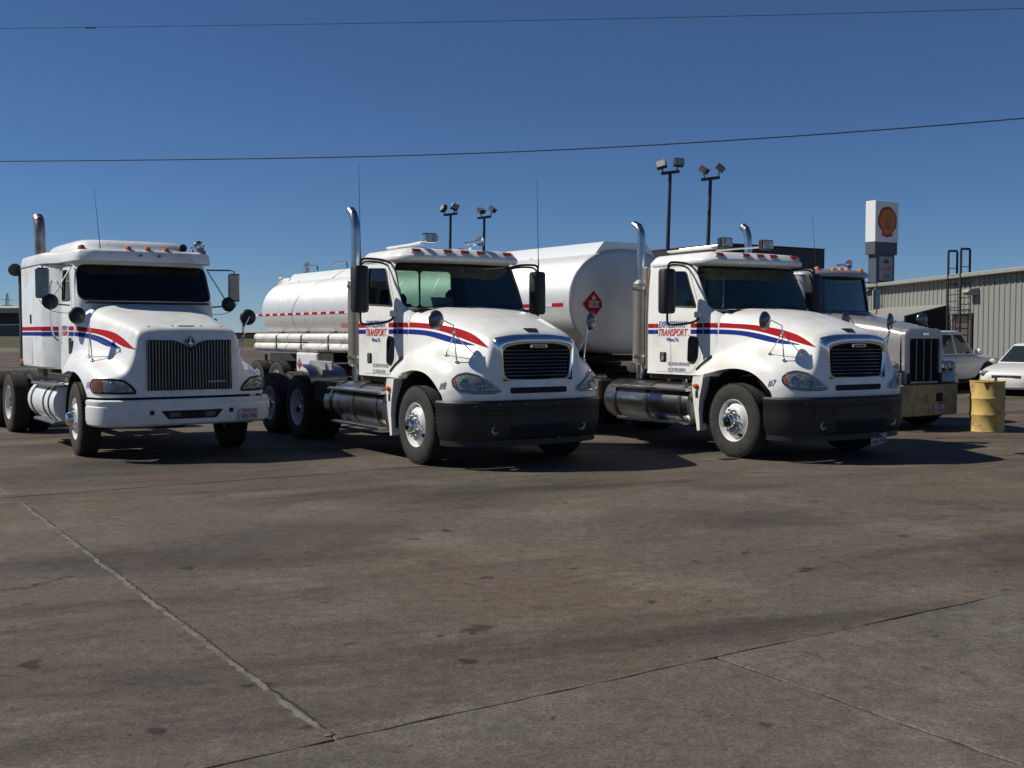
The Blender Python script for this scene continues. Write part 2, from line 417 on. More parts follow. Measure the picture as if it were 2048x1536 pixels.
# ------------------------------------------------------------------ ground, slabs
def concrete(name, base, dark, rust):
    m = bpy.data.materials.new(name); m.use_nodes = True; n = m.node_tree; b = n.nodes['Principled BSDF']; L = n.links.new
    tc = n.nodes.new('ShaderNodeTexCoord').outputs['Object']
    def noise(scale, detail=5, rough=.6, st=None, rot=0):
        v = tc
        if st:
            mp = n.nodes.new('ShaderNodeMapping'); mp.inputs['Scale'].default_value = st; mp.inputs['Rotation'].default_value = (0, 0, rot); L(v, mp.inputs[0]); v = mp.outputs[0]
        q = n.nodes.new('ShaderNodeTexNoise'); q.inputs['Scale'].default_value = scale; q.inputs['Detail'].default_value = detail; q.inputs['Roughness'].default_value = rough
        L(v, q.inputs['Vector']); return q.outputs[0]
    def ramp(f, a, bb, c0, c1):
        r = n.nodes.new('ShaderNodeValToRGB'); r.color_ramp.elements[0].position = a; r.color_ramp.elements[1].position = bb
        r.color_ramp.elements[0].color = (*c0, 1); r.color_ramp.elements[1].color = (*c1, 1); L(f, r.inputs[0]); return r.outputs[0]
    def mix(f, a, c, mode='MIX'):
        q = n.nodes.new('ShaderNodeMix'); q.data_type = 'RGBA'; q.blend_type = mode
        if isinstance(f, float): q.inputs[0].default_value = f
        else: L(f, q.inputs[0])
        for s, val in ((6, a), (7, c)):
            if isinstance(val, tuple): q.inputs[s].default_value = (*val, 1)
            else: L(val, q.inputs[s])
        return q.outputs[2]
    def along(scale, detail, rough, sx, sy):                                 # noise stretched along the traffic lanes
        mp = n.nodes.new('ShaderNodeMapping'); mp.vector_type = 'TEXTURE'; mp.inputs['Scale'].default_value = (sx, sy, 1); mp.inputs['Rotation'].default_value = (0, 0, R(24)); L(tc, mp.inputs[0])
        q = n.nodes.new('ShaderNodeTexNoise'); q.inputs['Scale'].default_value = scale; q.inputs['Detail'].default_value = detail; q.inputs['Roughness'].default_value = rough; q.inputs['Distortion'].default_value = .6
        L(mp.outputs[0], q.inputs['Vector']); return q.outputs[0]
    k1 = (1, 1, 1)
    c = mix(ramp(noise(.22, 5, .6), .40, .60, (0, 0, 0), k1), base, rust)                                     # broad tone areas
    c = mix(ramp(noise(.75, 7, .66), .50, .72, (0, 0, 0), (.9, .9, .9)), c, tuple(k * 1.62 for k in base))   # worn pale areas
    c = mix(ramp(along(.42, 8, .66, 2.8, .8), .47, .63, (0, 0, 0), (.92, .92, .92)), c, dark)                     # dark lanes
    c = mix(ramp(noise(1.15, 8, .72), .58, .70, (0, 0, 0), (.75, .75, .75)), c, dark)                          # oil stains
    c = mix(ramp(noise(4.5, 5, .7), .60, .72, (0, 0, 0), (.5, .5, .5)), c, dark)
    sp = ramp(noise(46, 3, .9), .32, .70, (.36, .36, .36), (1.68, 1.68, 1.68)); c = mix(.7, c, sp, 'MULTIPLY')  # aggregate
    sp2 = ramp(noise(11, 6, .75), .30, .74, (.66, .66, .66), (1.3, 1.3, 1.3)); c = mix(1.0, c, sp2, 'MULTIPLY')
    spots = ramp(noise(3.1, 3, .5), .28, .33, (.38, .38, .38), k1); c = mix(1.0, c, spots, 'MULTIPLY')           # drips
    spots2 = ramp(noise(9.0, 2, .5), .26, .30, (.45, .45, .45), k1); c = mix(1.0, c, spots2, 'MULTIPLY')
    wv = n.nodes.new('ShaderNodeVectorMath'); wv.operation = 'ADD'; nv = n.nodes.new('ShaderNodeTexNoise'); nv.inputs['Scale'].default_value = 1.2; nv.inputs['Detail'].default_value = 6; L(tc, nv.inputs['Vector'])
    L(tc, wv.inputs[0]); L(nv.outputs['Color'], wv.inputs[1])
    vo = n.nodes.new('ShaderNodeTexVoronoi'); vo.feature = 'DISTANCE_TO_EDGE'; vo.inputs['Scale'].default_value = .28; L(wv.outputs[0], vo.inputs['Vector'])
    ck = ramp(vo.outputs['Distance'], .0, .0035, (.35, .35, .35), k1)
    ck2 = mix(ramp(noise(.5, 3, .5), .56, .62, (0, 0, 0), k1), k1, ck); c = mix(1.0, c, ck2, 'MULTIPLY')        # hairline cracks here and there
    L(c, b.inputs['Base Color']); b.inputs['Roughness'].default_value = .85; b.inputs['Specular IOR Level'].default_value = .25
    bp = n.nodes.new('ShaderNodeBump'); bp.inputs['Strength'].default_value = .5; bp.inputs['Distance'].default_value = .006
    L(noise(75, 4, .7), bp.inputs['Height']); L(bp.outputs[0], b.inputs['Normal']); return m
CONC_B = concrete('brown stained concrete', (.108, .093, .073), (.044, .039, .034), (.120, .091, .066))
CONC_G = concrete('grey stained concrete', (.112, .102, .082), (.054, .049, .042), (.110, .094, .074))
EARTH = mat('dry earth and pavement', (.15, .125, .10), .95, var=.35, vscale=.05, fine=.2, fscale=3)
JOINT = mat('joint filler', (.075, .066, .055), .9, var=.5, vscale=14, col2=(.022, .02, .018), thr=(.35, .5))

g = MB(); g.rings([[(-2500, -60, -.012), (2500, -60, -.012)], [(-2500, 4000, -.012), (2500, 4000, -.012)]], closed=False)
ground = struct(g.build('ground', JOINT, None, None)); ground.data.materials[0] = JOINT
# everything beyond the paved yard
g = MB(); g.rings([[(-2500, 95, -.004), (2500, 95, -.004)], [(-2500, 4000, -.004), (2500, 4000, -.004)]], closed=False)
gg = g.build('far_ground', EARTH, ground, None)
# the slabs follow the trucks' grid: u across, v along (turned 33 degrees)
SA = R(33); SF = (math.sin(SA), -math.cos(SA)); SL = (math.cos(SA), math.sin(SA))
def uv2w(u, v): return (SL[0] * u + SF[0] * v, SL[1] * u + SF[1] * v)
def slab(u0, u1, v0, v1, m, z=0.0, gap=.007):
    pass; pts = []
    def edge(a, b, n):
        out = []
        for i in range(n):
            t = i / n; p = (lerp(a[0], b[0], t), lerp(a[1], b[1], t))
            out.append((p[0] + random.uniform(-.011, .011), p[1] + random.uniform(-.011, .011)))
        return out
    c = [(u0 + gap, v0 + gap), (u1 - gap, v0 + gap), (u1 - gap, v1 - gap), (u0 + gap, v1 - gap)]
    for i in range(4): pts += edge(c[i], c[(i + 1) % 4], max(2, min(420, int((Vector(c[i]) - Vector(c[(i + 1) % 4])).length / .11))))
    top = [(*uv2w(*p), z) for p in pts]; chs = [(*uv2w(*p), z - .006) for p in offset_poly(pts, -.005)]; lo = [(x, y, z - .010) for x, y, _ in chs]
    mb = MB(); mb.rings([top, chs, lo]); mb.f.append(tuple(range(len(top)))); mb.mi.append(0)
    return mb.build('concrete_slab', m, ground, 20)
for a in [(-70, 1.86, -12.45, 45, CONC_B), (1.86, 95, -12.45, 45, CONC_B), (-70, 1.86, -4.23 - 8.2, -4.23, CONC_B), (1.86, 95, -4.23 - 8.2, -4.23, CONC_B),
          (-70, 1.86, -4.23, 30, CONC_G), (1.86, 4.02, -4.23, 30, CONC_G), (4.045, 95, -4.23, 30, CONC_G)]:
    u0, u1, v0, v1, m = a
    if v0 == -12.45: v0, v1 = -110, -12.45
    slab(u0, u1, v0, v1, m)
# crumbling sealant along the long joint
SEALM = mat('weathered joint sealant', (.165, .145, .12), .9, var=.5, vscale=5, col2=(.075, .066, .055), thr=(.36, .55), fine=.25, fscale=60)
def ribbon(u, va, vb, w, n, m, nm, dz, wob):
    L0, L1 = [], []; o_ = 0
    for i in range(n + 1):
        v = lerp(va, vb, i / n); o_ = o_ * .85 + random.uniform(-wob, wob); ww = w * random.uniform(.45, 1.15)
        L0.append((*uv2w(u + o_ - ww, v), dz)); L1.append((*uv2w(u + o_ + ww * .8, v), dz))
    b = MB(); b.rings([[(x, y, z - .006) for x, y, z in L0], L0, L1, [(x, y, z - .006) for x, y, z in L1]], closed=False); return b.build(nm, m, ground, 60)
ribbon(1.852, -11.9, -4.28, .020, 220, SEALM, 'joint_sealant', .004, .006)
ribbon(1.880, -11.9, -4.28, .008, 220, SEAM, 'joint_crack', .0022, .006)
ribbon(1.846, -40, -12.6, .016, 150, SEALM, 'joint_sealant', .004, .006)

# ------------------------------------------------------------------ wheels (shared meshes)
WCACHE = {}
def tyre_mesh(Rt=.515, w=.28, key='t'):
    k = ('tyre', Rt, w)
    if k in WCACHE: return WCACHE[k]
    s = Rt / .515; pr = [(.287 * s, -.03), (.295 * s, -.008), (.33 * s, .004), (.39 * s, .008), (.44 * s, .004), (.475 * s, -.006), (.497 * s, -.018), (.508 * s, -.03)]
    t = [( .512 * s, -.038)]; n = 5; a0, a1 = -.042, -w + .042
    for i in range(n):
        y0 = lerp(a0, a1, i / n); y1 = lerp(a0, a1, (i + 1) / n); g_ = .010
        t += [(.515 * s, y0 - .002), (.515 * s, y1 + g_)]
        if i < n - 1: t += [(.500 * s, y1 + g_ - .002), (.500 * s, y1)]
    back = [(r, -w - y) for r, y in pr[::-1]]
    m = MB(); m.lathe(pr + t + back, n=48, capends=False)
    # tread blocks: small lateral cuts shown as shoulder lugs
    for i in range(60):
        a = 2 * math.pi * i / 60; c, q = math.cos(a), math.sin(a)
        for yy in (-.03, -w + .03):
            r0 = .509 * s; M = Matrix(((c, 0, -q), (0, 1, 0), (q, 0, c)))
            m.box((c * r0, yy, q * r0), (.014, .034, .030), .004, M)
    o = m.build('tyre', RUBBER, None, 40); me = o.data; bpy.data.objects.remove(o); WCACHE[k] = me; return me
def rim_meshes(kind):
    if kind in WCACHE: return WCACHE[kind]
    m = MB()
    if kind == 'front':
        pr = [(.262, -.2), (.262, -.075), (.27, -.04), (.292, -.028), (.296, -.012), (.290, -.006), (.281, -.012), (.272, -.045), (.258, -.075), (.245, -.070), (.222, -.035), (.195, -.006), (.172, .006), (.06, .006)]
        hub = [(.118, .006), (.118, .03), (.112, .036), (.098, .038), (.094, .085), (.086, .100), (.06, .112), (.02, .114)]; lugr, lugy = .147, .006
        hh = (.226, -.040, .033, .75)
    else:
        pr = [(.262, -.24), (.262, -.075), (.27, -.04), (.292, -.028), (.296, -.012), (.290, -.006), (.281, -.012), (.272, -.05), (.262, -.10), (.262, -.15), (.245, -.165), (.20, -.155), (.175, -.148), (.10, -.148)]
        hub = [(.125, -.148), (.125, -.12), (.108, -.112), (.105, -.03), (.095, -.015), (.03, -.012)]; lugr, lugy = .150, -.148
        hh = (.222, -.158, .03, 0)
    m.lathe(pr, n=48, capends=False); o = m.build('wheel', STEELW, None, 40); rim = o.data; bpy.data.objects.remove(o)
    m = MB(); m.lathe(hub, n=28); o = m.build('hub', CHROME, None, 35); hb = o.data; bpy.data.objects.remove(o)
    m = MB(); m.lathe([(.021, 0), (.021, .018), (.017, .02), (.017, .045), (.008, .052)], n=6); o = m.build('lug_nut', CHROME, None, 30); lg = o.data; bpy.data.objects.remove(o)
    m = MB(); ca = hh[3]
    vs = m.ring((0, 0, 0), (math.sin(ca), math.cos(ca), 0) if ca else (0, 1, 0), hh[2], 20); m.add(vs, [tuple(range(20))]); o = m.build('hand_hole', SEAM, None, None); hl = o.data; bpy.data.objects.remove(o)
    WCACHE[kind] = (rim, hb, lg, hl, lugr, lugy, hh); return WCACHE[kind]
def wheel(parent, x, yo, kind='front', dual=False, Rt=.515, steer=0, spin=0.0, rimmat=None, detail=True):
    """yo: y of the outer tyre face (sign tells the side)"""
    rim, hb, lg, hl, lugr, lugy, hh = rim_meshes(kind); s = 1 if yo > 0 else -1; k = Rt / .515
    w = bpy.data.objects.new('wheel', rim); link(w, parent); w.location = (x, yo, Rt); w.scale = (k, 1, k)
    w.rotation_euler = (0, 0, (0 if s > 0 else math.pi) + steer)
    def sub(name, me, loc=(0, 0, 0), rot=(0, 0, 0)):
        o = bpy.data.objects.new(name, me); link(o, w); o.location = loc; o.rotation_euler = rot; return o
    tm = tyre_mesh(.515); sub('tyre', tm)
    if dual: sub('tyre', tm, (0, -.34, 0))
    if detail:
        sub('hub', hb)
        for i in range(10):
            a = 2 * math.pi * i / 10 + spin; sub('lug_nut', lg, (lugr * math.cos(a), lugy, lugr * math.sin(a)))
        for i in range(2):
            a = spin + math.pi * i + .35; o = sub('hand_hole', hl, (hh[0] * math.cos(a), hh[1] + .004, hh[0] * math.sin(a)), (0, -a, 0))
    return w

# ------------------------------------------------------------------ cab shell
class CabMap:
    """half plan: front (0..A), front corner (A..B), side (B..C), rear corner (C..D), rear (D..E); u is signed, + is the left side"""
    def __init__(s, xf, w, xb, bow=.10, r=.12, rr=.08):
        s.xf, s.w, s.xb, s.bow, s.r, s.rr = xf, w, xb, bow, r, rr; s.A, s.B, s.C, s.D, s.E = .86, 1.06, 2.45, 2.57, 3.4
    def __call__(s, u, z, off=0.0):
        sg = 1 if u >= 0 else -1; a = abs(u); w = plin(s.w, z) + off; xf = plin(s.xf, z) + off; xb = s.xb - off; r, rr = s.r + off, s.rr + off
        yf = w - r; cx = xf - s.bow - r
        if a <= s.A: t = a / s.A; x, y = xf - s.bow * t * t, yf * t
        elif a <= s.B: th = (a - s.A) / (s.B - s.A) * math.pi / 2; x, y = cx + r * math.cos(th), yf + r * math.sin(th)
        elif a <= s.C: t = (a - s.B) / (s.C - s.B); x, y = lerp(cx, xb + rr, t), w
        elif a <= s.D: th = (a - s.C) / (s.D - s.C) * math.pi / 2; x, y = xb + rr - rr * math.sin(th), w - rr + rr * math.cos(th)
        else: t = min(1, (a - s.D) / (s.E - s.D)); x, y = xb, (w - rr) * (1 - t)
        return (x, sg * y, z)
    def u_of(s, x, z):
        cx = plin(s.xf, z) - s.bow - s.r; xe = s.xb + s.rr
        return s.B + (x - cx) / (xe - cx) * (s.C - s.B)
    def side(s, pts, sg, step=.06):
        return [(sg * s.u_of(x, z), z) for x, z in dens(pts, step)]
    def u_rear(s, y, z): return s.E - (s.E - s.D) * abs(y) / (plin(s.w, z) - s.rr)

def make_cab(root, M, z0, z1, ws, wsr, door, win, rearwins, paint, wglass=GLASSW, sglass=GLASSD, name='cab'):
    """shell with door, windshield and rear openings; doors and glass as parts"""
    outer = [(-M.E, z0), (M.E, z0), (M.E, z1), (-M.E, z1)]
    wsp = round_poly(ws, wsr)
    holes = [wsp]
    for sg in (1, -1): holes.append(M.side(round_poly(door, .04, 3), sg))
    rw = []
    for (ya, yb, za, zb) in rearwins:
        sg = 1 if ya >= 0 else -1; a, b = sorted((abs(ya), abs(yb)))
        pl = [(sg * M.u_rear(y, z), z) for y, z in round_poly([(a, za), (b, za), (b, zb), (a, zb)], .06, 4)]; rw.append(pl); holes.append(pl)
    sh = panel(name, outer, holes, M, [paint, INT], root, .09, .03)
    g = panel('windshield', wsp, [], M, [wglass, wglass], root, .09, .006, -.012)
    # black rubber seal round the windshield
    m = MB(); pts = [Vector(M(u, z, .003)) for u, z in dens(wsp, .05)]; m.tube(pts + [pts[0]], .011, 6, False); m.build('windshield_seal', BLACKP, g)
    for pl in rw: panel('rear_window', pl, [], M, [wglass, wglass], root, .12, .006, -.012)
    doors = {}
    for sg in (1, -1):
        d_in = offset_poly(round_poly(door, .04, 3), .006); w_in = round_poly(win, .05, 4)
        d = panel('door', M.side(d_in, sg), [M.side(w_in, sg)], M, [paint, INT], root, .09, .025, .004); doors[sg] = d
        panel('side_window', M.side(w_in, sg), [], M, [sglass, sglass], d, .12, .006, -.01)
        m = MB(); pts = [Vector(M(u, z, .006)) for u, z in M.side(w_in, sg)]; m.tube(pts + [pts[0]], .010, 6, False); m.build('window_seal', BLACKP, d)
    return sh, doors
def roof_rings(half, levels):
    """half plan outline (front centre -> rear centre, y >= 0) and (inset, z) levels -> loops"""
    full = half + [(x, -y) for x, y in half[::-1] if y > 1e-4]
    return [[(x, y, z) for x, y in offset_poly(full, ins)] for ins, z in levels]
def seat(root, x, y, m=INTG, low=0.0):
    b = MB(); b.box((x + .25, y, 1.62), (.5, .5, .16), .05); b.box((x, y, 2.0 - low), (.16, .5, .75), .06, Matrix.Rotation(R(-8), 3, 'Y')); b.box((x - .06, y, 2.42 - low), (.12, .28, .2), .05)
    b.box((x + .22, y, 1.4), (.3, .3, .3), .02); return b.build('seat', m, root)
def steering(root, x, y, z):
    m = MB(); c = Vector((x, y, z)); ax = Vector((-.8, 0, .6)).normalized(); pts = m.ring(c, ax, .23, 28); m.tube(pts + [pts[0]], .016, 8, False)
    for k in (0, 9, 18): m.cyl(c, pts[k], .012, n=6)
    m.cyl(c, c - ax * .5, .03, n=8); return m.build('steering_wheel', BLACKP, root)

# ------------------------------------------------------------------ shared truck pieces
def stack(root, x, y, z0, zs, ztop, r=.066, m=STACKC, back=.20, shield=None):
    path = [(x, y, z0), (x, y, lerp(z0, zs, .5)), (x, y, zs)]
    for k in range(1, 8):
        a = R(70) * k / 7; path.append((x - back * (1 - math.cos(a)) * 1.2, y, zs + (ztop - zs) * math.sin(a) / math.sin(R(70))))
    b = MB(); b.tube(path, r, 20, False); e = Vector(path[-1]) - Vector(path[-2]); e.normalize()
    b.tube([Vector(path[-1]), Vector(path[-1]) - e * .12], r * .93, 20, False)
    o = b.build('exhaust_stack', m, root)
    if shield:
        za, zb, rs = shield; s_ = MB(); s_.lathe([(rs * .8, za), (rs, za + .03), (rs, zb - .03), (rs * .8, zb), (r, zb + .03)], (x, y, 0), 'z', 28)
        so_ = s_.build('heat_shield', SHIELD, o)
        h = MB()
        for i in range(4):
            a = math.pi * (1.08 + i * .05)
            for j in range(int((zb - za - .2) / .06)):
                z = za + .1 + j * .06; c = Vector((x + math.cos(a) * (rs + .001), y + math.sin(a) * (rs + .001), z)); d = Vector((math.cos(a), math.sin(a), 0)); vs = h.ring(c, d, .014, 6); h.add(vs, [tuple(range(6))])
        h.build('shield_perforation', SEAM, so_, None)['kind'] = 'stuff'
        c_ = MB()
        for z in (za + .12, zb - .12): c_.lathe([(rs + .003, z), (rs + .012, z), (rs + .012, z + .04), (rs + .003, z + .04)], (x, y, 0), 'z', 28, capends=False)
        c_.build('clamp', ALU, o)
    return o
def round_mirror(root, c, facing, feet, knob, r=.125, backm=MIRBACK):
    """convex hood mirror on a tripod; feet are points on the hood"""
    c = V3(c); n = V3(facing).normalized(); m = MB(); u = n.orthogonal().normalized()
    loops = []
    for rr, d in ((.02, -.055), (.07, -.048), (.105, -.03), (.123, -.008), (.125, .004), (.119, .006)): loops.append(m.ring(c + n * d, n, rr * r / .125, 28))
    m.rings(loops, True, True, False); o = m.build('hood_mirror', backm, root)
    g = MB(); g.rings([g.ring(c + n * .006, n, .119 * r / .125, 28), g.ring(c + n * .014, n, .08 * r / .125, 28), g.ring(c + n * .018, n, .03 * r / .125, 28)], True, False, True); g.build('mirror_glass', MIRGL, o)
    k = V3(knob); b = MB(); b.tube([c - n * .05, c - n * .09 + Vector((0, 0, .01)), k + Vector((0, 0, .08)), k, V3(feet[0])], .0085, 8)
    for f in feet[1:]: b.tube([k - Vector((0, 0, .02)), V3(f)], .007, 8)
    for f in feet: b.lathe([(.026, -.012), (.026, .004), (.015, .016), (.01, .03)], V3(f), 'z', 12)
    b.box(k, (.03, .03, .035), .005); b.build('mirror_bracket', CHROME, o)
    return o
def stalk(name, root, p0, p1, r=.006, m=BLACKP):
    b = MB(); p0, p1 = V3(p0), V3(p1); b.tube([p0, lerp(p0, p1, .12), lerp(p0, p1, .5), p1], [r * 2.2, r * 1.1, r * .8, r * .5], 6); return b.build(name, m, root)
def fuel_tank(root, x0, x1, y, z, r, m=ALU, straps=(), stepz=None, lowz=None, ystep=None):
    s = 1 if y > 0 else -1; b = MB(); b.lathe([(r * .3, x0), (r * .8, x0 + .012), (r * .97, x0 + .045), (r, x0 + .08), (r, x1 - .08), (r * .97, x1 - .045), (r * .8, x1 - .012), (r * .3, x1)], (0, y, z), 'x', 40)
    t = b.build('fuel_tank', m, root, 30)
    for sx in straps:
        q = MB(); q.lathe([(r + .003, sx), (r + .010, sx), (r + .010, sx + .07), (r + .003, sx + .07)], (0, y, z), 'x', 40, capends=False); q.build('tank_strap', BLACKP, t)
    q = MB(); q.lathe([(.055, z + r - .015), (.055, z + r + .05), (.045, z + r + .06)], (lerp(x0, x1, .8), y, 0), 'z', 18); q.build('filler_cap', CHROME, t)
    yo = ystep if ystep is not None else y + s * (r + .02)
    for zz, xa, xb in ((stepz, x0 + .3, x1 - .02), (lowz, x0 + .45, x1 - .05)):
        if zz is None: continue
        q = MB(); q.box(((xa + xb) / 2, yo - s * .09, zz), (xb - xa, .2, .035), .006)
        n = int((xb - xa) / .07)
        for i in range(n): q.box((xa + (i + .5) * (xb - xa) / n, yo - s * .09, zz + .02), (.03, .16, .012), .003)
        for xx in (xa + .15, xb - .15): q.box((xx, yo - s * .2, zz - .0), (.06, .12, .03), .004)
        q.build('step', ALU, t)
    return t
def bumper_mesh(name, plan, prof, m, root, n=6):
    """plan: half outline (x,y) from centre to side end; prof: (offset outward, z)"""
    h = bspline(plan, n); full = [(x, -y) for x, y in h[::-1]][:-1] + h; loops = []
    nr = []
    for i in range(len(full)):
        a, b = Vector(full[max(0, i - 1)]), Vector(full[min(len(full) - 1, i + 1)]); d = (b - a).normalized(); nr.append(Vector((d.y, -d.x)))
    P = [[(full[i][0] + nr[i].x * o, full[i][1] + nr[i].y * o, z) for i in range(len(full))] for o, z in prof]
    inner = [[(full[i][0] + nr[i].x * (-.06), full[i][1] + nr[i].y * (-.06), z) for i in range(len(full))] for z in (prof[-1][1], prof[0][1])]
    b = MB(); L_ = P + inner + [P[0]]; b.rings(L_, closed=False)
    for e in (0, -1): b.f.append(tuple()); b.f.pop()
    ncol = len(full)
    for e in (0, ncol - 1): b.f.append(tuple(k * ncol + e for k in range(len(L_) - 1))); b.mi.append(0)
    o = b.build(name, m, root, 35)
    bv = BVHTree.FromPolygons([Vector(p) for r_ in P for p in r_], [(i * ncol + j, i * ncol + j + 1, (i + 1) * ncol + j + 1, (i + 1) * ncol + j) for i in range(len(P) - 1) for j in range(ncol - 1)])
    return o, bv
FRONTF = ((0, 0, 0), (0, 1, 0), (0, 0, 1), (1, 0, 0))     # 2D (y, z) laid on along x
def sidef(s): return ((0, 0, 0), (1, 0, 0), (0, 0, 1), (0, s, 0))
def slantf(a, s):
    """direction turned a degrees from straight ahead towards side s; 2D u grows towards the centre line on the right side"""
    c, q = math.cos(R(a)), math.sin(R(a)); return ((0, 0, 0), (q, -s * c, 0), (0, 0, 1), (c, s * q, 0))
def headlight(root, bvh, s, outline, frame, amber=None, bowl=None, rimr=.012, amat=None):
    """housing rim, reflector, turn signal and clear lens laid on the corner of the hood"""
    ol = round_poly(outline, .03, 4)
    h = drape('headlight', ol, frame, bvh, BLACKP, root, .006, .05)
    O, U, V_, D = [Vector(q) for q in frame]; pts = []
    for u, v in dens(ol, .03):
        p = O + U * u + V_ * v; q = bvh.ray_cast(p + D * 4, -D)
        if q[0]: pts.append(q[0] + D * .004)
    m = MB(); m.tube(pts + [pts[0]], rimr * 1.25, 6, False); m.build('lamp_rim', CHROME if rimr > .011 else BLACKP, h)
    inn = offset_poly(ol, .02); drape('reflector', inn, frame, bvh, LAMPIN, h, .012, .05)
    for bw in bowl or ():
        cu, cv, rr = bw; p = O + U * cu + V_ * cv; q = bvh.ray_cast(p + D * 4, -D)
        if q[0]:
            m = MB(); m.rings([m.ring(q[0] + D * d, D, r_, 24) for r_, d in ((rr, .018), (rr * .92, .026), (rr * .75, .006), (rr * .3, -.01), (rr * .25, .02), (.005, .026))], True); m.build('bulb_bowl', CHROME, h)
    if amber: drape('turn_signal', round_poly(amber, .015, 3), frame, bvh, amat or AMBER, h, .017, .04)
    drape('lens', inn, frame, bvh, LENS, h, .030, .05)
    return h
def plate(root, c, w, h, M3, lines):
    b = MB(); b.box((0, 0, 0), (.006, w, h), .002); o = b.build('license_plate', PLATE, root); o.location = c; o.rotation_euler = M3
    for body, sz, dz, mm in lines: flat_text('plate_lettering', body, sz, lambda u, v, dz=dz: (.0045, u, v + dz), mm, o, align='CENTER', bold=.002)
    return o
def chassis(root, x0, x1, axles, zc=.88):
    b = MB()
    for s in (1, -1):
        b.box(((x0 + x1) / 2, s * .43, zc), (x1 - x0, .09, .26), .01)
    for x in axles: b.cyl((x, -.95, .515), (x, .95, .515), .075, n=14)
    for x in [x0 + .1] + [x0 + 1.1 * i for i in range(1, int((x1 - x0) / 1.1))]: b.box((x, 0, zc), (.12, .86, .18), .01)
    return b.build('chassis_frame', FRAME, root)
def engine(root, x0, x1, z0=.40):
    b = MB(); b.box(((x0 + x1) / 2, 0, .78), (x1 - x0, .95, .55), .06); b.box(((x0 + x1) / 2 - .15, 0, z0 + .12), ((x1 - x0) * .6, .55, .3), .08)
    b.box((x1 - .12, 0, z0 + .25), (.10, 1.7, .12), .02); b.cyl((x0 + .2, -.45, z0 + .2), (x1 - .2, -.40, z0 + .2), .07, n=12); b.cyl((x0 + .2, .35, z0 + .22), (x0 - 2.2, .0, z0 + .3), .055, n=10)
    return b.build('engine_block', FRAME, root)
def mudflap(root, x, y):
    b = MB(); b.box((x, y, .62), (.012, .6, .62), .003); return b.build('mud_flap', BLACKP, root)

